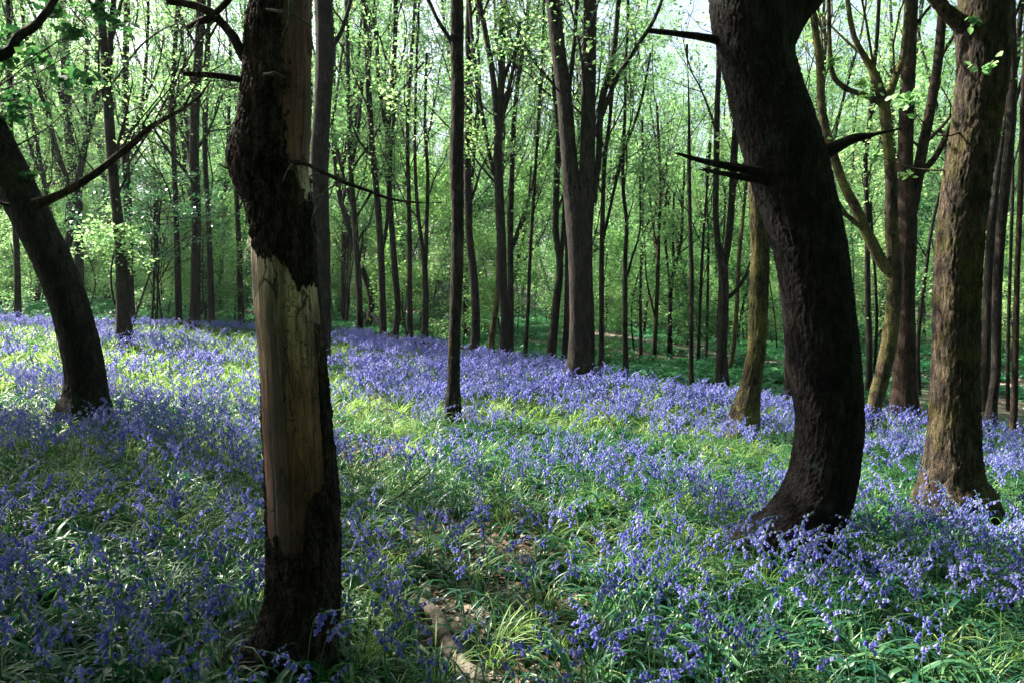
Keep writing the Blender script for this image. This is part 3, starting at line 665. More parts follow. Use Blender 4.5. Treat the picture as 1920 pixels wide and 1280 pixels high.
traced('tall dark tree half hidden behind the dead trunk, on its right', [(603, 665, 34), (604, 600, 33), (603, 520, 33), (603, 450, 33), (599, 380, 33), (598, 300, 34), (604, 210, 33), (609, 100, 35), (606, 0, 34)],
       'bark_oak', forks=[[(612, 95, 10), (632, 75, 9), (645, 45, 8), (658, 0, 7)]], H=14, limbs=6, zlo=6, seg=36, depth=.007, flare=.1)
# row of trees at the far edge of the bluebells, left to right
E = [
 ('thin tree at the left edge standing where the bluebells end', [(33, 592, 15), (32, 500, 13), (27, 400, 12), (20, 250, 11), (17, 100, 10), (15, 0, 9)], {}),
 ('grey tree seen just behind the leaning oak', [(150, 580, 19), (148, 480, 18), (146, 380, 18), (128, 250, 17), (121, 100, 16), (113, 0, 15)], dict(forks=[[(145, 350, 9), (158, 300, 8), (160, 200, 8), (163, 60, 7)]])),
 ('dark twiggy-footed double tree right of the leaning oak', [(233, 630, 34), (231, 590, 28), (228, 500, 24), (222, 420, 22), (212, 330, 20), (204, 230, 19), (200, 150, 18), (192, 60, 17), (188, 0, 16)], dict(bark='bark_oak', forks=[[(222, 400, 14), (214, 300, 13), (206, 180, 12), (207, 80, 12), (213, 0, 11)], [(228, 600, 5), (212, 560, 5), (208, 510, 4), (214, 470, 4)], [(236, 560, 5), (246, 530, 4), (232, 500, 4)]])),
 ('smooth tree touching the right side of the twiggy-footed tree', [(246, 600, 17), (243, 520, 16), (240, 400, 17), (235, 300, 16), (234, 200, 14), (236, 100, 13), (238, 0, 12)], dict(forks=[[(240, 290, 8), (258, 230, 7), (270, 160, 7), (276, 80, 6), (278, 0, 6)]])),
 ('straight moss-footed tree midway between twiggy-footed tree and dead trunk', [(364, 606, 24), (366, 560, 20), (367, 480, 18), (368, 400, 18), (364, 300, 18), (366, 200, 18), (372, 100, 17), (376, 0, 16)], dict(seg=26)),
 ('thin tree left of the straight moss-footed tree', [(335, 602, 14), (333, 500, 13), (330, 400, 11), (326, 300, 10), (322, 200, 10), (330, 60, 9)], {}),
 ('thin tree right of the straight moss-footed tree', [(397, 603, 13), (394, 500, 12), (390, 400, 10), (384, 280, 10), (388, 150, 9), (392, 0, 8)], {}),
 ('very thin tree left of the dead trunk, second from it', [(413, 590, 10), (415, 500, 9), (420, 400, 8), (428, 250, 7), (432, 100, 6)], {}),
 ('short dark stem almost touching the left of the dead trunk', [(452, 600, 12), (450, 520, 11), (446, 420, 10), (440, 300, 9)], {}),
 ('very thin sunlit-edged tree next to the tall dark tree behind the dead trunk', [(618, 622, 8), (616, 540, 7), (615, 450, 7), (614, 380, 6)], dict(H=9, bark='bark_red')),
 ('first thin tree of the row right of the dead trunk, spreading upwards', [(675, 624, 13), (674, 560, 12), (669, 480, 12), (664, 400, 11), (657, 310, 10), (654, 200, 9), (652, 100, 8), (650, 0, 8)], dict(forks=[[(664, 400, 7), (644, 330, 6), (622, 250, 5), (606, 180, 5)], [(657, 330, 6), (672, 240, 6), (680, 150, 5)]])),
 ('slightly bowed thin tree, second of the row right of the dead trunk', [(719, 628, 14), (717, 560, 13), (714, 480, 13), (708, 380, 12), (700, 300, 11), (693, 200, 11), (688, 100, 10), (683, 0, 9)], dict(forks=[[(716, 470, 9), (724, 430, 7), (728, 380, 7), (732, 300, 6), (742, 180, 6)]])),
 ('pale-barked thin tree with a twin stem, third of the row right of the dead trunk', [(741, 627, 13), (746, 580, 12), (740, 500, 12), (734, 420, 11), (729, 330, 11), (727, 250, 11), (736, 160, 10), (741, 60, 9), (742, 0, 9)], dict(forks=[[(727, 255, 10), (712, 170, 8), (706, 80, 8), (700, 0, 8)], [(732, 200, 6), (768, 150, 5), (800, 110, 4)]])),
 ('thin straight tree with warm sunlit foot, fourth of the row right of the dead trunk', [(769, 632, 11), (768, 540, 10), (768, 450, 9), (766, 350, 8), (764, 230, 7), (772, 100, 6)], dict(bark='bark_red')),
 ('slim forking tree just left of the slender straight tree', [(796, 634, 14), (798, 580, 12), (796, 500, 11), (790, 450, 8), (782, 380, 7), (778, 280, 6), (780, 150, 5)], dict(forks=[[(798, 500, 8), (800, 420, 8), (802, 330, 7), (797, 230, 6), (800, 100, 5)]])),
 ('curved tree right behind the slender straight tree', [(889, 658, 19), (892, 600, 17), (888, 520, 16), (880, 440, 14), (878, 380, 15), (876, 300, 14), (880, 180, 13), (878, 60, 12), (880, 0, 11)], dict(seg=24)),
 ('short moss-edged tree leaning right, second behind the slender tree', [(920, 652, 13), (925, 610, 12), (932, 560, 10), (934, 480, 8), (938, 380, 7), (945, 250, 6)], dict(bark='bark_green')),
 ('dark tall many-forked tree between the slender tree and the stout forked tree', [(942, 665, 20), (948, 600, 18), (943, 540, 18), (940, 450, 18), (936, 370, 18), (934, 300, 17), (932, 220, 14), (922, 130, 11), (908, 50, 10), (898, 0, 9)], dict(seg=26, forks=[[(934, 290, 13), (938, 200, 13), (942, 100, 12), (944, 0, 11)], [(936, 350, 9), (920, 300, 8), (902, 200, 7), (888, 100, 7), (880, 0, 6)], [(936, 250, 7), (960, 140, 7), (975, 40, 6)]])),
 ('slim dark tree pressed against the many-forked tree on its right', [(957, 655, 13), (958, 560, 12), (957, 450, 11), (960, 330, 10), (966, 200, 9), (985, 60, 8), (992, 0, 7)], dict(forks=[[(958, 470, 7), (975, 420, 6), (998, 350, 5), (1010, 250, 5)]])),
 ('spindly pale stem left of the stout forked tree', [(985, 662, 8), (990, 580, 7), (994, 480, 7), (1002, 350, 6), (1010, 220, 6), (1018, 80, 5)], {}),
 ('leaning tree left of the stout forked tree, reaching right at its foot', [(1033, 668, 20), (1038, 620, 17), (1044, 560, 16), (1050, 500, 14), (1042, 430, 12), (1044, 330, 12), (1047, 240, 11), (1040, 160, 10)], dict(seg=24, bark='bark_oak', forks=[[(1049, 510, 10), (1056, 440, 9), (1060, 350, 8)]])),
 ('tree hidden close behind the stout forked tree on its left', [(1061, 670, 16), (1064, 600, 15), (1066, 500, 14), (1064, 420, 12)], {}),
 ('dim tree overlapped by the right side of the stout forked tree', [(1108, 685, 15), (1108, 600, 14), (1105, 500, 12), (1106, 420, 11)], {}),
 ('thin tree first to the right of the stout forked tree', [(1127, 684, 11), (1128, 600, 10), (1128, 500, 10), (1130, 400, 9), (1134, 300, 8), (1146, 200, 7), (1152, 80, 6)], dict(leafn=5, forks=[[(1128, 460, 7), (1142, 400, 6), (1165, 300, 6), (1200, 200, 5), (1220, 100, 5)]])),
 ('thin tree with pale broken patch near its foot, beside the brown path', [(1173, 686, 11), (1172, 620, 10), (1172, 560, 10), (1172, 490, 9), (1175, 420, 8), (1168, 340, 7), (1172, 200, 6)], dict(leafn=7, forks=[[(1176, 520, 5), (1186, 480, 5), (1200, 430, 4), (1200, 330, 4)]])),
 ('very thin stem crossing the brown path, left of the two forked saplings', [(1202, 672, 7), (1201, 560, 6), (1203, 470, 6), (1206, 350, 5), (1204, 220, 5)], dict(H=6.2)),
 ('thin tree with low side fork in front of the brown path', [(1226, 680, 9), (1230, 600, 8), (1233, 530, 8), (1235, 450, 7), (1238, 350, 6), (1232, 200, 5)], dict(H=6.2, bark='bark_red', forks=[[(1228, 594, 4), (1220, 560, 4), (1212, 520, 3), (1208, 440, 3)], [(1234, 470, 4), (1224, 420, 4), (1218, 360, 3)]])),
 ('thin tree branching like a fork above the brown path', [(1256, 672, 10), (1256, 600, 9), (1258, 540, 8), (1266, 500, 7), (1277, 450, 6), (1280, 380, 5)], dict(H=6.2, forks=[[(1258, 545, 6), (1250, 480, 5), (1246, 420, 5), (1252, 340, 4)], [(1264, 510, 5), (1262, 440, 5), (1264, 360, 4)]])),
 ('straight thin tree standing where path and bluebells come closest', [(1296, 704, 10), (1296, 620, 9), (1297, 520, 9), (1294, 420, 8), (1292, 320, 8), (1292, 220, 5), (1290, 130, 1.5)], dict(H=6.2, limbs=3, leafn=4)),
 ('thin stem right of the straight thin tree by the path', [(1309, 688, 7), (1312, 600, 6), (1316, 500, 6), (1322, 400, 5), (1330, 300, 5)], dict(H=6.2, limbs=5, leafn=7)),
 ('small far stem left of the forked tree with side branch', [(1324, 680, 6), (1326, 600, 6), (1328, 500, 5)], dict(H=6.2)),
 ('pale tree peeking out left of the curved dark tree', [(1478, 730, 16), (1478, 650, 15), (1476, 560, 14), (1474, 480, 13)], {}),
 ('grey thin tree seen right behind the curved dark trunk', [(1629, 740, 15), (1630, 650, 13), (1627, 540, 12), (1626, 420, 10), (1623, 300, 9)], dict(forks=[[(1640, 700, 7), (1644, 600, 7), (1640, 500, 6), (1632, 380, 5)]])),
 ('slim stem right of the red-brown tree', [(1724, 740, 9), (1722, 640, 8), (1735, 520, 8), (1745, 440, 7)], {}),
 ('slim stem in the gap at the far right edge', [(1890, 770, 9), (1890, 680, 8), (1892, 580, 8), (1896, 450, 7)], {}),
]
for lab, rows, kw in E:
    k = dict(bark='bark_far', H=13, limbs=8, zlo=2.6, seg=14, step=.15, depth=.004, cw=.05, ch=.2, flare=.25, leaf='leaf_spring', lsize=.078, leafn=10, ang=.5); k.update(kw)
    traced(lab, rows, **k)

# ------------------------------------------------------------------ bluebell field outline (world polar)
edge_px = [(-400, 588), (-200, 588), (0, 590), (250, 598), (480, 606), (700, 624), (840, 642), (1000, 668), (1150, 690), (1350, 712), (1480, 728), (1700, 757), (1920, 794), (2150, 830), (2400, 860)]
EU, ED = [], []
for (x, y) in edge_px:
    d = hit(x, y, off=.30); q = P(x, y, d); EU.append(q[0] / q[1]); ED.append(q[1])
print('edge', [round(a, 1) for a in ED])
def edge_d(x, y): return np.interp(x / np.maximum(y, .1), EU, ED)
def path_dist(x, y):
    c = smooth(np.array(PATH, float), .5); return np.min(np.hypot(x[:, None] - c[None, :, 0], y[:, None] - c[None, :, 1]), axis=1)

# ------------------------------------------------------------------ generic background trees (templates copied)
def template(seed, H, r0, nst, bark, leaf, limbs, lsize, leafn, zlo, ang=.5, Lr=(1.5, 3.4), wig=.05):
    rg = np.random.default_rng(seed); parts = []; tb, lv = Tubes(), []; meshes = []
    stem = np.array([[0, 0, -.3, r0], [0, 0, 0, r0], [rg.normal(0, .1), rg.normal(0, .1), 1.2, r0 * .9], [rg.normal(0, .2), rg.normal(0, .2), 3, r0 * .8]])
    main = extend(smooth(stem, .3), H, rg, .02, wig=wig, step=.5)
    V, Fq, _, _ = trunk_mesh(main, 12, None, flare=.3, rg=rg)
    Vs, Fs = [V], [Fq]; off = len(V); stems = [main]
    for k in range(nst):
        i = int(len(main) * rg.uniform(.3, .5)); a = rg.random() * 6.28
        d = np.array([math.cos(a) * .35, math.sin(a) * .35, 1]); q = main[i].copy(); q[3] *= .7
        q2 = q.copy(); q2[:3] += d; q3 = q2.copy(); q3[:3] += d + [0, 0, .5]; q3[3] *= .85
        s = extend(smooth(np.array([q, q2, q3]), .3), H * .9 - q[2], rg, .02, wig=wig, step=.5); stems.append(s)
        V, Fq, _, _ = trunk_mesh(s, 9, None, rg=rg); Vs.append(V); Fs.append(Fq + off); off += len(V)
    for i, s in enumerate(stems): add_limbs(rg, s, tb, lv, limbs if i == 0 else limbs // 2, zlo if i == 0 else .3, 99, Lr=Lr, ang=ang, leafn=leafn, lsp=.13)
    bv, bf = tb.arrays(); Vs.append(bv); Fs.append(bf + off)
    tr = new_mesh('trunk', np.vstack(Vs), np.vstack(Fs), M[bark])
    a, f, tn = leaf_arrays(np.vstack(lv), lsize, rg); cr = new_mesh('crown', a, f, M[leaf], smooth=False, tone=tn)
    return tr, cr
TT = [template(100 + i, h, r, ns, 'bark_far', lf, lb, .098, 13, zl) for i, (h, r, ns, lf, lb, zl) in enumerate([
    (15, .10, 1, 'leaf_spring', 15, 2.2), (17, .13, 2, 'leaf_spring', 14, 3.), (14, .08, 0, 'leaf_fresh', 18, 1.8), (16, .11, 1, 'leaf_fresh', 16, 2.5), (18, .15, 1, 'leaf_spring', 16, 3.5), (13, .07, 1, 'leaf_spring', 14, 1.5), (15, .09, 0, 'leaf_wood', 18, 2.), (16, .12, 2, 'leaf_wood', 14, 2.5)])]
DT = [template(150 + i, h, r, 1, 'bark_far', 'leaf_fresh', 18, .16, 22, 3.2, ang=.75, Lr=(2.2, 4.2)) for i, (h, r) in enumerate([(15, .16), (17, .18)])]     # extra-dense crowns for the unseen trees added to deepen the shade
# low layered saplings: horizontal leafy tiers
SS = [template(200 + i, h, .022, 0, 'bark_far', lf, 12, .08, 16, .5, ang=1.25, Lr=(.7, 1.7), wig=.09) for i, (h, lf) in enumerate([(3.2, 'leaf_spring'), (4.5, 'leaf_fresh'), (2.4, 'leaf_fresh'), (5.2, 'leaf_spring'), (3.8, 'leaf_dark')])]

def zone(px):
    for lim, txt in ((0, 'far left'), (230, 'behind the leaning oak'), (450, 'between bush and dead trunk'), (640, 'behind the dead trunk'), (850, 'between dead trunk and slender tree'), (1085, 'between slender tree and stout forked tree'),
                     (1350, 'behind the brown path'), (1620, 'behind the curved dark tree'), (1790, 'between curved tree and thick mossy tree'), (9999, 'right of the thick mossy tree')):
        if px < lim: return txt
rg = np.random.default_rng(77); placed = []
def place_many(n, dmin, dmax, sep, kinds, name, lab, cat, grp, sc=(.85, 1.15), umax=.82, keep=None):
    c = 0; tries = 0
    while c < n and tries < 20000:
        tries += 1
        y = math.sqrt(rg.uniform(dmin ** 2, dmax ** 2)); u = rg.uniform(-umax, umax); x = u * y
        if y < float(edge_d(np.array([x]), np.array([y]))[0]) + .8: continue
        if path_dist(np.array([x]), np.array([y]))[0] < 1.3: continue
        if any((x - a) ** 2 + (y - b) ** 2 < sep ** 2 for a, b in placed): continue
        if keep and not keep(x, y, u): continue
        placed.append((x, y)); z = float(terrain([x], [y])[0]); px = 960 + F * u
        tr, cr = kinds[int(rg.integers(len(kinds)))]
        o = thing(name, lab % zone(px), cat, (x, y, z), grp % zone(px), rg.random() * 6.28); o.scale = (1, 1, 1)
        s = rg.uniform(*sc); o.scale = (s, s, s * rg.uniform(.92, 1.1))
        link('trunk', tr, o); link('crown', cr, o); c += 1
    return c
gap = lambda x, y, u: not (.12 < u < .38 and y > 17)       # the bright break in the canopy
print('trees', place_many(130, 22, 60, 1.5, TT, 'tree', 'thin young tree with pale leaves %s', 'tree', 'young trees %s', keep=gap))
print('saplings', place_many(150, 17.5, 44, 1.0, SS, 'sapling', 'low sapling with tiers of leaves %s', 'sapling', 'saplings %s', sc=(.8, 1.25)))
print('gap', place_many(60, 26, 60, 1.4, [TT[5], TT[2], TT[3], SS[3]], 'small_tree', 'short pale green tree under the gap of sky, %s', 'tree', 'short trees %s', sc=(.62, .86), keep=lambda x, y, u: .12 < u < .38))

# holly-like bush around the twiggy-footed tree
def bush(label, px, py, D, w, h, n, leaf, ls, seed):
    rg = np.random.default_rng(seed); c = P(px, py, D); zb = float(terrain([c[0]], [c[1]])[0]); o = np.array([c[0], c[1], zb])
    root = thing('bush', label, 'bush', o); tb, lv = Tubes(), []
    W_ = w * D / F / 2; H_ = h * D / F / 2; cz = c[2] - zb
    for k in range(5): tb.add(np.array([[rg.normal(0, .2), rg.normal(0, .2), -.1], [rg.normal(0, .12), rg.normal(0, .12), cz * .6], [rg.normal(0, .1), rg.normal(0, .1), cz * 1.15]]), np.array([.03, .022, .012]), 6)
    for k in range(n):
        e = rg.normal(0, 1, 3); e /= np.linalg.norm(e); e *= rg.random() ** .4 * np.array([W_, W_ * .8, H_]); e[2] += cz
        b = np.array([rg.normal(0, .08), rg.normal(0, .08), cz * rg.uniform(.35, 1.1)]); q = smooth(np.array([b, (b + e) / 2 + rg.normal(0, .15, 3) + [0, 0, .2], e]), .2)
        q = q[np.linspace(0, len(q) - 1, 7).astype(int)]; tb.add(q, np.linspace(.014, .004, 7), 4)
        for _ in range(4):
            d = rg.normal(0, .3, 3) * [1, 1, .5]; kk = int(rg.integers(9, 20)); tt = rg.random(kk)[:, None]
            tb.add(np.array([e, e + d / 2, e + d]), np.array([.004, .003, .001]), 3); lv.append(e + d * tt + rg.normal(0, .07, (kk, 3)))
    bv, bf = tb.arrays(); link('trunk', new_mesh('trunk', bv, bf, M['bark_far']), root)
    a, f, tn = leaf_arrays(np.vstack(lv), ls, rg); link('crown', new_mesh('crown', a, f, M[leaf], smooth=False, tone=tn), root)
DB = hit(236, 628) + 1
bush('blue-green glossy bush spreading around the twiggy-footed tree', 290, 400, DB, 330, 170, 60, 'leaf_holly', .07, 1)
bush('pale-leaved bush right of the dead trunk below the long thin twig', 650, 400, hit(675, 624) + 3, 150, 90, 30, 'leaf_spring', .09, 2)
bush('dark green feathery bush beyond the brown path', 1245, 575, 36, 150, 120, 46, 'leaf_dark', .12, 3)

# trees added outside the frame, beside and behind the camera, to shade the foreground
for (x, y, k, s) in ((-7.7, 5.6, 0, .52), (-5.6, 3.9, 1, .55), (-3.2, 1.6, 0, .5), (-8.9, 4.2, 0, .66), (-10.5, 10.4, 1, .84), (-2.0, .2, 1, .6), (-6.5, -1.5, 0, .7), (-1.0, -3.5, 1, .7), (3.2, -2.2, 0, .68), (6.0, .8, 1, .66), (8.8, 3.6, 0, .66), (1.2, -.9, 0, .62),
                     (-10, -5, 1, .8), (-4, -9, 0, .8), (5, -8, 1, .8), (10, -3, 0, .8), (0, -14, 1, .9), (12, -10, 0, .9), (-12, -13, 1, .9), (-9.5, 1.5, 1, .7)):
    tr, cr = DT[k]; z = float(terrain([x], [y])[0]); o = thing('tree', 'tree outside the picture beside or behind the viewer, shading the foreground', 'tree', (x, y, z), 'trees outside the picture', x); o.scale = (s, s, s)
    link('trunk', tr, o); link('crown', cr, o)

# ------------------------------------------------------------------ scattering
def scatter(name, pts, rot, scl, idx, templates, **props):
    """one object: geometry nodes set a template on each vertex"""
    me = bpy.data.meshes.new(name); me.vertices.add(len(pts)); me.vertices.foreach_set('co', np.asarray(pts, np.float32).ravel())
    a = me.attributes.new('rot', 'FLOAT_VECTOR', 'POINT'); a.data.foreach_set('vector', np.asarray(rot, np.float32).ravel())
    a = me.attributes.new('scl', 'FLOAT', 'POINT'); a.data.foreach_set('value', np.asarray(scl, np.float32))
    a = me.attributes.new('idx', 'INT', 'POINT'); a.data.foreach_set('value', np.asarray(idx, np.int32))
    o = link(name, me, **props)
    c = bpy.data.collections.new(name + '_kinds')
    for i, (m_) in enumerate(templates):
        q = bpy.data.objects.new('%s_kind_%02d' % (name, i), m_); c.objects.link(q)
    ng = bpy.data.node_groups.new(name, 'GeometryNodeTree')
    ng.interface.new_socket('Geometry', in_out='INPUT', socket_type='NodeSocketGeometry'); ng.interface.new_socket('Geometry', in_out='OUTPUT', socket_type='NodeSocketGeometry')
    n = ng.nodes; gi = n.new('NodeGroupInput'); go = n.new('NodeGroupOutput'); ip = n.new('GeometryNodeInstanceOnPoints'); ci = n.new('GeometryNodeCollectionInfo')
    ci.inputs['Collection'].default_value = c; ci.inputs['Separate Children'].default_value = True; ci.inputs['Reset Children'].default_value = True
    def at(nm, ty):
        q = n.new('GeometryNodeInputNamedAttribute'); q.data_type = ty; q.inputs['Name'].default_value = nm; return q.outputs[0]
    L = ng.links.new
    e2r = n.new('FunctionNodeEulerToRotation'); L(at('rot', 'FLOAT_VECTOR'), e2r.inputs[0])
    L(gi.outputs[0], ip.inputs['Points']); L(ci.outputs[0], ip.inputs['Instance']); ip.inputs['Pick Instance'].default_value = True
    L(at('idx', 'INT'), ip.inputs['Instance Index']); L(e2r.outputs[0], ip.inputs['Rotation'])
    L(at('scl', 'FLOAT'), ip.inputs['Scale']); L(ip.outputs[0], go.inputs[0])
    md = o.modifiers.new('scatter', 'NODES'); md.node_group = ng
    return o

def blades(seed, n, L, w, splay, droop, seg=6, fold=True):
    rg = np.random.default_rng(seed); V, Fq, T = [], [], []; off = 0
    for k in range(n):
        a = rg.random() * 6.28; l = L * rg.uniform(.6, 1.15); ww = w * rg.uniform(.7, 1.2); el = math.pi / 2 - splay * rg.uniform(.2, 1.2)
        p = np.array([rg.normal(0, .015), rg.normal(0, .015), -.02]); h = np.array([math.cos(a), math.sin(a), 0]); sd = np.array([-h[1], h[0], 0]); tw = rg.normal(0, .25)
        pts = []
        for i in range(seg + 1):
            pts.append(p.copy()); p = p + (h * math.cos(el) + np.array([0, 0, math.sin(el)])) * l / seg + sd * tw * l / seg * .3; el -= droop * rg.uniform(.6, 1.4) / seg * (1 + i * .4)
            if p[2] < .012: p[2] = .012; el = max(el, 0)
        prof = np.interp(np.linspace(0, 1, seg + 1), [0, .15, .6, .9, 1], [.6, .9, 1, .55, .02]) * ww / 2
        for i, q in enumerate(pts):
            up = np.array([0, 0, .35 * prof[i]])
            V += [q - sd * prof[i] + up, q - up * .6, q + sd * prof[i] + up]
        tn = rg.random(); T += [tn] * (3 * (seg + 1))
        for i in range(seg):
            b = off + 3 * i; Fq += [[b, b + 1, b + 4, b + 3], [b + 1, b + 2, b + 5, b + 4]]
        off += 3 * (seg + 1)
    return np.array(V), np.array(Fq), np.array(T)

def bell_shape(seg=6, full=True):
    if full: prof = [(.0016, 0), (.0050, .0025), (.0058, .008), (.0060, .014), (.0075, .0175), (.0118, .0195)]
    else: prof = [(.003, 0), (.0078, .008), (.0135, .019)]
    V, Fq = [], []
    for j, (r, z) in enumerate(prof):
        for k in range(seg):
            a = k / seg * 6.2832; rr = r
            if full and j == len(prof) - 1: rr = r if k % 2 == 0 else r * .55
            V.append([rr * math.cos(a), rr * math.sin(a), -z + (.0015 if (full and j == len(prof) - 1 and k % 2 == 0) else 0)])
    for j in range(len(prof) - 1):
        for k in range(seg):
            k2 = (k + 1) % seg; Fq.append([j * seg + k, j * seg + k2, (j + 1) * seg + k2, (j + 1) * seg + k])
    return np.array(V), np.array(Fq)

def bluebell(seed, full=True):
    rg = np.random.default_rng(seed); h = rg.uniform(.34, .46); tb = Tubes(); lean = rg.uniform(.03, .11)
    n = 12 if full else 6; t = np.linspace(0, 1, n); z = h * (t - .10 * t ** 4 * lean / .05); x = lean * t ** 2 + .075 * np.clip(t - .70, 0, 1) ** 2 / .08
    pts = np.stack([x, rg.normal(0, .004, n).cumsum() * .4, z], 1); pts[0, 2] = -.02
    tb.add(pts, np.linspace(.0024, .0010, n) * (1 if full else 1.5), 5 if full else 3)
    V, Fq, T = [], [], []; off = 0; bv, bf = bell_shape(8 if full else 4, full); nb = int(rg.integers(9, 15))
    if full: bv, bf = bell_shape(8, True)
    for k in range(nb):
        f = .64 + .36 * (k + .5) / nb; i = min(int(f * (n - 1)), n - 2); q = pts[i] + (pts[i + 1] - pts[i]) * (f * (n - 1) - i)
        a = rg.normal(0, 1.15) if k < nb - 1 else 0; out = np.array([math.cos(a), math.sin(a), 0]); pl = rg.uniform(.007, .015) * (1.15 - f * .5) * 1.6
        e = q + out * pl + np.array([0, 0, pl * .35]); 
        if full: tb.add(np.array([q, (q + e) / 2 + [0, 0, .002], e]), np.array([.0008, .0007, .0007]), 3)
        ax = unit(out * rg.uniform(.25, .75) + np.array([0, 0, -1])); ux = unit(np.cross(ax, [0, 1, .1])); uy = np.cross(ax, ux); s = (1.12 - .45 * (k / nb)) * rg.uniform(.9, 1.1) * (.84 if full else .90)
        if k == nb - 1: s *= .7
        V.append(e + s * (bv[:, :1] * ux + bv[:, 1:2] * uy - bv[:, 2:] * ax)); Fq.append(bf + off); off += len(bv); T += [rg.random()] * len(bv)
    sv, sf = tb.arrays()
    return (sv, sf), (np.vstack(V), np.vstack(Fq), np.array(T))

def joined(seed, full):
    (sv, sf), (v, f, tn) = bluebell(seed, full)
    me = new_mesh('bluebell', np.vstack([sv, v]), np.vstack([sf, f + len(sv)]), None, smooth=full, tone=np.concatenate([np.full(len(sv), .5), tn]))
    me.materials.append(M['stem']); me.materials.append(M['bell'])
    me.polygons.foreach_set('material_index', np.concatenate([np.zeros(len(sf), np.int32), np.ones(len(f), np.int32)])); return me
BB0 = [joined(300 + i, True) for i in range(7)]; BB1 = [joined(330 + i, False) for i in range(7)]
def bm(seed, n, L, w, sp, dr, material, seg=6):
    v, f, tn = blades(seed, n, L, w, sp, dr, seg); return new_mesh('leaves', v, f, M[material], tone=tn)
CL0 = [bm(400 + i, 15, .34, .016, 1.15, 1.8, 'blade', 7) for i in range(6)] + [bm(410 + i, 18, .38, .007, .8, 1.3, 'blade', 7) for i in range(3)] + [bm(420 + i, 20, .26, .005, .6, 1.0, 'blade_pale', 5) for i in range(3)] + [bm(425 + i, 10, .42, .021, 1.2, 2.0, 'blade', 8) for i in range(2)]
CL1 = [bm(440 + i, 12, .32, .014, .85, 1.4, 'blade', 4) for i in range(4)] + [bm(450 + i, 16, .26, .010, .6, 1.0, 'blade_pale', 4) for i in range(4)]

rg = np.random.default_rng(1234)
def wedge(n, y0, y1, um=.80, pad=1.2):
    y = np.sqrt(rg.uniform(y0 ** 2, y1 ** 2, n)); x = rg.uniform(-1, 1, n) * (um * y + pad); return x, y
def patch(x, y, f, seed): return fbm(np.stack([x * f, y * f, x * 0 + seed], 1), 3, seed)
def thin(d): return rg.random(len(d)) < np.clip(d, 0, 1)
def area(y0, y1): return .80 * (y1 ** 2 - y0 ** 2) + 2 * 1.2 * (y1 - y0)
LIT = [(P(955, 1030, hit(955, 1030)), .75), (P(680, 850, hit(680, 850)), .55), (P(940, 1110, hit(940, 1110)), .5), (P(1150, 990, hit(1150, 990)), .28), (P(1050, 1130, hit(1050, 1130)), .3), (P(1000, 1250, hit(1000, 1250)), .25), (P(800, 1010, hit(800, 1010)), .3)]
def bare(x, y):
    r = np.zeros(len(x))
    for q, s in LIT: r = np.maximum(r, np.exp(-(((x - q[0]) ** 2 + (y - q[1]) ** 2) / s ** 2)))
    return r
TRUNKS = [(P(560, 1235, 2.80)[0], 2.80, .2), (P(540, 1235, 2.5)[0], 2.45, .24), (P(1478, 1045, 4.35)[0], 4.35, .27), (P(1790, 940, hit(1790, 940))[0], hit(1790, 940), .30), (P(158, 772, OAKD)[0], OAKD, .28)]
LOGA, LOGB = P(782, 1135, hit(782, 1135)), P(905, 1330, hit(905, 1330))
def clear(x, y, m=0.):
    ok = np.ones(len(x), bool)
    for a, b, r in TRUNKS: ok &= np.hypot(x - a, y - b) > r + m
    ab = LOGB[:2] - LOGA[:2]; t = np.clip(((x - LOGA[0]) * ab[0] + (y - LOGA[1]) * ab[1]) / (ab @ ab), 0, 1)
    ok &= np.hypot(x - LOGA[0] - t * ab[0], y - LOGA[1] - t * ab[1]) > .115 + m
    return ok
def z_of(x, y): return terrain(x, y)

# bluebells
DEN = 135
n = int(area(1.9, 32) * DEN); x, y = wedge(n, 1.9, 32)
e = edge_d(x, y) + (patch(x, y, .5, 9) - .5) * 3
dens = np.interp(y, [0, 4, 7, 10, 32], [1., 1., 1., 1., 1.]) * np.clip((patch(x, y, 1.1, 2) - np.interp(y, [0, 5, 12, 20], [.40, .37, .33, .27])) * 4.2, .03, 1)
u = x / y
dens *= np.where((u < -.22) & (y > 8.5) & (y < e - 1.3), np.interp(patch(x, y, .5, 33), [.45, .62], [.05, .55]), 1)            # paler green sweep on the far left
dens *= np.clip((e - y) / 1.2, 0, 1) * (1 - .93 * bare(x, y))
k = thin(dens) & clear(x, y); x, y = x[k], y[k]; z = z_of(x, y)
pxx, pyy = project(np.stack([x, y, z + .3], 1)); vis = (pxx > 5) & (pxx < 1915) & (pyy < 1275)
order = np.argsort(np.where(vis, y, 99)); near = order[:290]; rest = np.setdiff1d(np.arange(len(x)), near)
print('bluebells', len(x), 'individuals to', y[near].max())
tilt = rg.normal(0, .10, (len(x), 2)); rz = rg.uniform(0, 6.28, len(x)); sc = rg.uniform(.8, 1.15, len(x))
rotv = np.stack([tilt[:, 0], tilt[:, 1], rz], 1)
i0 = rest[y[rest] < 8.5]; i1 = rest[y[rest] >= 8.5]
pts = np.stack([x, y, z], 1)
sel = np.concatenate([i0, i1]); ix = np.concatenate([rg.integers(0, 7, len(i0)), 7 + rg.integers(0, 7, len(i1))])
scatter('bluebell_carpet', pts[sel], rotv[sel], sc[sel], ix, BB0 + BB1, kind='stuff', category='bluebells', label='carpet of violet bluebells covering the sloping woodland floor')
parts = []
for i in range(7):
    (sv, sf), (v, f, tn) = bluebell(300 + i, True)
    parts.append((new_mesh('stem', sv, sf, M['stem'], tone=np.full(len(sv), .5)), new_mesh('flower_head', v, f, M['bell'], tone=tn)))
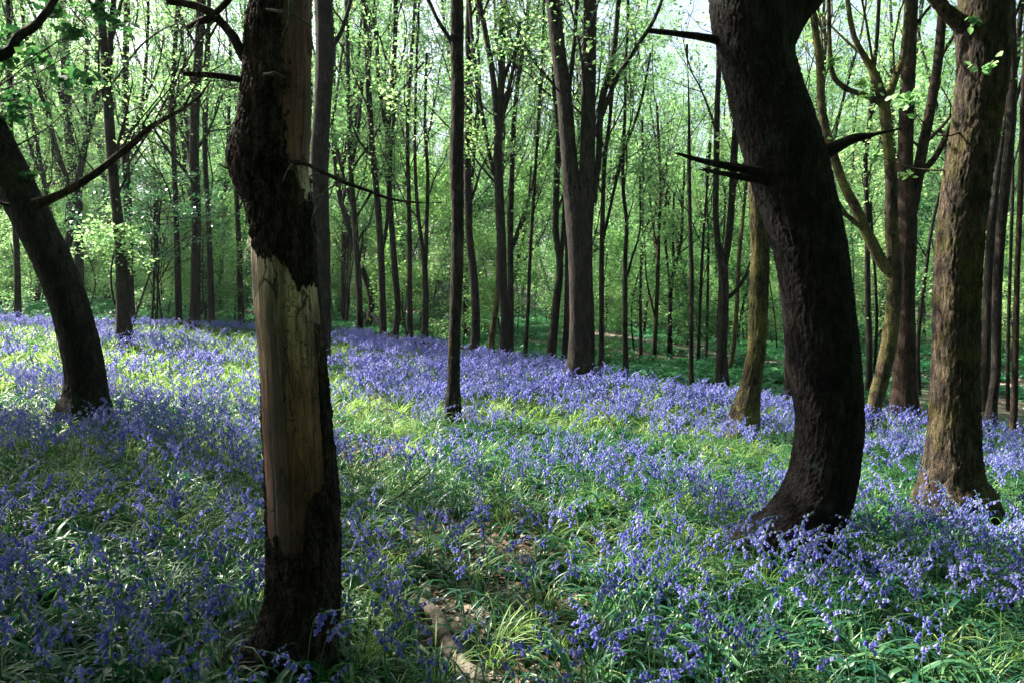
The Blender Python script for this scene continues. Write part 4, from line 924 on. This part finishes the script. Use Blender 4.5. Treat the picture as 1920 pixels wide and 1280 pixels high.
def one_bell(x_, y_, s_, rot, k, label, grp):
    o = thing('bluebell', label, 'bluebell', (x_, y_, float(terrain([x_], [y_])[0])), grp); o.rotation_euler = rot; o.scale = (s_,) * 3
    link('stem', parts[k][0], o); link('flower_head', parts[k][1], o)
for i in near:
    p_ = project(np.array([x[i], y[i], z[i] + .35]))[0]
    side = 'left of dead trunk' if p_ < 500 else 'between dead trunk and curved tree' if p_ < 1450 else 'right of curved tree'
    one_bell(x[i], y[i], sc[i], tuple(rotv[i]), int(rg.integers(7)), 'foreground bluebell with nodding blue-violet bells ' + side, 'foreground bluebells ' + side)
for (bx, by, D_, s_, k_, lab) in ((575, 1290, 2.50, 1.12, 0, 'tallest bluebell in front of the dead trunk'), (592, 1300, 2.48, .95, 2, 'bluebell just right of the tallest one before the dead trunk'), (498, 1310, 2.58, .55, 4, 'short bluebell at the left foot of the dead trunk'),
                              (514, 1315, 2.54, .58, 1, 'short bluebell leaning right at the foot of the dead trunk'), (616, 1345, 2.44, .62, 3, 'low bluebell under the right side of the dead trunk'),
                              (1515, 1075, 4.0, .72, 5, 'pale sunlit bluebell against the foot of the curved dark tree'), (1500, 1075, 3.98, .7, 6, 'second pale bluebell against the foot of the curved dark tree'), (1800, 960, 5.6, 1.1, 2, 'tall bluebell standing out against the thick mossy trunk')):
    q = P(bx, by, D_); one_bell(q[0], D_, s_, (0, 0, rg.uniform(-.6, .6)), k_, lab, None)

# strap leaves and grass
def field(y0, y1, den, kinds_w, T, f_s=(.8, 1.25), lo=.0):
    n = int(area(y0, y1) * den); x, y = wedge(n, y0, y1); e = edge_d(x, y)
    d = np.clip((e + 1.2 - y) / 1.5, 0, 1) * (1 - .96 * bare(x, y)) * np.clip(.55 + 1.4 * (patch(x, y, 1.3, 40) - .3), .25, 1)
    k = thin(d) & clear(x, y, -.02); x, y = x[k], y[k]
    pal = patch(x, y, .45, 50) + np.interp(y, [3, 6, 9, 16], [-.09, -.02, .06, .12]) + np.where(x < 0, .04, -.02); w = np.where((pal > .56)[:, None], kinds_w[1], kinds_w[0]); cw = np.cumsum(w / w.sum(1, keepdims=True), 1)
    ix = (rg.random(len(x))[:, None] > cw).sum(1); return np.stack([x, y, z_of(x, y)], 1), np.minimum(ix, T - 1), rg.uniform(*f_s, len(x))
A0 = np.array([1.] * 6 + [.7] * 3 + [.12] * 3 + [.5] * 2); A1 = np.array([.45] * 6 + [.8] * 3 + [1.2] * 3 + [.1] * 2)
p0, j0, s0 = field(1.7, 8, 82, (A0, A1), 14)
pb, jb, sb = field(1.7, 5.5, 60, (A0, A0), 14); p0 = np.vstack([p0, pb]); j0 = np.concatenate([j0, jb]); s0 = np.concatenate([s0, sb])
B0 = np.array([1.] * 4 + [.3] * 4); B1 = np.array([.4] * 4 + [1.3] * 4)
p1, j1, s1 = field(8, 30, 24, (B0, B1), 8, (1., 1.4))
pp = np.vstack([p0, p1]); jj = np.concatenate([j0, j1 + 14]); s_ = np.concatenate([s0, s1])
rr = np.stack([rg.normal(0, .08, len(pp)), rg.normal(0, .08, len(pp)), rg.uniform(0, 6.28, len(pp))], 1)
print('clumps', len(pp))
scatter('grass', pp, rr, s_, jj, CL0 + CL1, kind='stuff', category='leaves', label='glossy strap leaves and thin grass between the bluebells')

# undergrowth beyond the bluebells
def fronds(seed, n, L):
    rg = np.random.default_rng(seed); C = []
    for k in range(n):
        a = rg.random() * 6.28; l = L * rg.uniform(.5, 1); m = int(rg.integers(6, 12)); t = np.linspace(.15, 1, m); h = np.array([math.cos(a), math.sin(a)])
        C.append(np.stack([h[0] * l * t, h[1] * l * t, l * (.9 * t - .65 * t * t)], 1) + rg.normal(0, .02, (m, 3)))
    v, f, tn = leaf_arrays(np.vstack(C), .085, rg, up=1.6, width=.4); return new_mesh('fronds', v, f, M['fern'], smooth=False, tone=tn)
UG = [fronds(500 + i, 12, .42) for i in range(4)] + [bm(510 + i, 14, .34, .02, .9, 1.3, 'fern', 4) for i in range(3)]
n = 30000; x, y = wedge(n, 12, 62, .9, 2); e = edge_d(x, y)
d = np.clip((y - e - .2) / 1.0, 0, 1) * np.clip((path_dist(x, y) - .75) / .5, 0, 1) * np.clip((patch(x, y, .35, 60) - .36) * 5, .05, 1) * np.interp(y, [12, 62], [1, .6])
k = thin(d); x, y = x[k], y[k]; print('undergrowth', len(x))
scatter('undergrowth', np.stack([x, y, z_of(x, y)], 1), np.stack([x * 0, x * 0, rg.uniform(0, 6.28, len(x))], 1), rg.uniform(.8, 1.6, len(x)), rg.integers(0, 7, len(x)), UG, kind='stuff', category='undergrowth', label='low green undergrowth on the woodland floor beyond the bluebells')

# dead leaves
n = 9000; x, y = wedge(n * 6, 1.8, 9); k = thin(bare(x, y) * 1.6 + .10); x, y = x[k], y[k]
x2, y2 = wedge(16000, 12, 34); e = edge_d(x2, y2); k = (y2 > e - .5) & thin(np.clip((.52 - patch(x2, y2, .35, 60)) * 6, .05, 1)); x2, y2 = x2[k], y2[k]
X_, Y_ = np.concatenate([x, x2]), np.concatenate([y, y2]); C = np.stack([X_, Y_, z_of(X_, Y_) + rg.uniform(.008, .03, len(X_))], 1)
v, f, tn = leaf_arrays(C, 1, rg, up=2.2, width=.32, hexa=True); sz = np.repeat(np.where(Y_ < 10, .045, .10), 6)[:, None]; cc = np.repeat(C, 6, 0); v = cc + (v - cc) * sz
link('leaf_litter', new_mesh('leaf_litter', v, f, M['litter'], smooth=False, tone=tn), kind='stuff', category='dead leaves', label='brown dead leaves littering the bare patches')

# fallen log and sticks
def stick(name, label, cat, rows, r0, r1, material, seg=8, lift=.0, dz=None, wob=.01, D=None):
    pts = []
    for i, (a, b) in enumerate(rows):
        d = hit(a, b); q = P(a, b, d); pts.append([q[0], q[1], float(terrain([q[0]], [q[1]])[0]) + lift + (dz[i] if dz else 0), r0 + (r1 - r0) * i / (len(rows) - 1)])
    st = smooth(np.array(pts), .03); rg = np.random.default_rng(len(label)); o = st[0, :3].copy()
    st[:, :3] += (np.stack([vnoise(np.stack([np.arange(len(st)) * .25, np.full(len(st), j), np.zeros(len(st))], 1), j) for j in range(3)], 1) - .5) * wob
    T = np.gradient(st[:, :3], axis=0); T /= np.linalg.norm(T, axis=1, keepdims=True); zc = np.array([0, 0, 1.]); u = np.cross(T, zc); u /= np.linalg.norm(u, axis=1, keepdims=True); v = np.cross(u, T)
    a = np.arange(seg) / seg * 6.2832; R = st[:, 3][:, None] * (1 + .35 * (vnoise(np.stack([np.cos(a)[None] * 1.5 + 0 * st[:, :1], np.sin(a)[None] * 1.5 + 0 * st[:, :1], np.arange(len(st))[:, None] * .3 + 0 * a[None]], -1).reshape(-1, 3), 5).reshape(len(st), seg) - .5))
    V = st[:, None, :3] + R[..., None] * (np.cos(a)[None, :, None] * u[:, None] + np.sin(a)[None, :, None] * v[:, None]); n = len(st)
    ii = np.arange(n * seg).reshape(n, seg); j2 = np.roll(ii, -1, 1); Fq = np.stack([ii[:-1], j2[:-1], j2[1:], ii[1:]], -1).reshape(-1, 4)
    V = np.vstack([V.reshape(-1, 3), st[0, :3], st[-1, :3]]); cap = np.array([[k, (k + 1) % seg, n * seg] for k in range(seg)] + [[(n - 1) * seg + k, (n - 1) * seg + (k + 1) % seg, n * seg + 1] for k in range(seg)])
    ob = link(name, new_mesh(name, local(V, o), [Fq, cap], material), label=label, category=cat); ob.location = o; return ob
stick('fallen_log', 'pale barkless fallen log lying among strap leaves right of the dead trunk', 'log', [(782, 1135), (815, 1180), (850, 1240), (905, 1330)], .028, .042, M['log'], 26, .03, wob=.03)
stick('stick', 'thin dark stick angled up through the leaves right of the dead trunk', 'stick', [(630, 1012), (700, 985), (755, 962), (805, 945)], .007, .004, M['bark_dead'], 6, .05, [0, .03, .08, .16])
stick('stick', 'curved bare stem rising from the bluebells in the middle of the field', 'stick', [(1185, 900), (1160, 860), (1130, 815), (1098, 782)], .008, .004, M['bark_red'], 6, .05, [0, .15, .22, .22])
stick('stick', 'grey fallen branch at the far edge of the bluebells near the row of thin trees', 'stick', [(700, 640), (718, 648), (738, 655)], .05, .03, M['bark_far'], 7, .25, [.45, .1, 0])
stick('stick', 'brown fallen branch lying in the bluebells before the stout forked tree', 'stick', [(780, 668), (840, 676), (890, 682)], .035, .02, M['bark_red'], 7, .30)
stick('stick', 'dark dead branch sticking out left at the foot of the twiggy-footed tree', 'stick', [(236, 638), (215, 628), (185, 622)], .03, .012, M['bark_oak'], 6, .1, [.0, .15, .35])

# far-off wood that reads as one mass
n = 300; x, y = wedge(n, 58, 100, 1.0, 10); u = x / y
xs_, ys_ = [], []                                          # unseen trees of the same wood added behind and right to cut sky light
for _ in range(230):
    az = math.radians(rg.uniform(62, 262)); r_ = math.sqrt(rg.uniform(8.5 ** 2, 55 ** 2)); a_, b_ = r_ * math.sin(az), r_ * math.cos(az)
    if b_ > 0 and a_ < b_ * .95 + 3: continue
    xs_.append(a_); ys_.append(b_)
x = np.concatenate([x, xs_]); y = np.concatenate([y, ys_])
ms = []
for tr, cr in TT[:5]:
    a = np.zeros(len(tr.vertices) * 3, np.float32); tr.vertices.foreach_get('co', a); b_ = np.zeros(len(cr.vertices) * 3, np.float32); cr.vertices.foreach_get('co', b_)
    fa = np.zeros(len(tr.loops), np.int32); tr.loops.foreach_get('vertex_index', fa); fb = np.zeros(len(cr.loops), np.int32); cr.loops.foreach_get('vertex_index', fb)
    bb = b_.reshape(-1, 4, 3); c_ = bb.mean(1, keepdims=True); bb = c_ + (bb - c_) * 2.2
    me = new_mesh('far_tree', np.vstack([a.reshape(-1, 3), bb.reshape(-1, 3)]), np.vstack([fa.reshape(-1, 4), fb.reshape(-1, 4) + len(a) // 3]), None, smooth=False, tone=rg.random(len(a) // 3 + len(b_) // 3).repeat(1))
    me.materials.append(M['bark_far']); me.materials.append(M['leaf_wood']); me.polygons.foreach_set('material_index', np.concatenate([np.zeros(len(fa) // 4, np.int32), np.ones(len(fb) // 4, np.int32)])); ms.append(me)
scatter('distant_woodland', np.stack([x, y, z_of(x, y) - .5], 1), np.stack([x * 0, x * 0, rg.uniform(0, 6.28, len(x))], 1), rg.uniform(.85, 1.2, len(x)) * np.where((x / np.maximum(y, .1) > .11) & (x / np.maximum(y, .1) < .36) & (y > 50), .85, 1), rg.integers(0, 5, len(x)), ms, kind='stuff', category='woodland', label='far-off green woodland closing the view behind the trees, with unseen trees behind the viewer')

# thin morning haze
hz = bpy.data.materials.new('haze'); hz.use_nodes = True; t = hz.node_tree; t.nodes.remove(t.nodes['Principled BSDF'])
pv = t.nodes.new('ShaderNodeVolumePrincipled'); pv.inputs['Color'].default_value = (.86, .93, 1, 1); pv.inputs['Density'].default_value = .0003; pv.inputs['Anisotropy'].default_value = .35
t.links.new(pv.outputs[0], t.nodes['Material Output'].inputs['Volume'])
bx = [(a, b_, c_) for a in (-270, 270) for b_ in (-130, 330) for c_ in (-4, 34)]
link('haze', new_mesh('haze', np.array(bx), np.array([[0, 1, 3, 2], [4, 6, 7, 5], [0, 4, 5, 1], [2, 3, 7, 6], [0, 2, 6, 4], [1, 5, 7, 3]]), hz, smooth=False), kind='stuff')
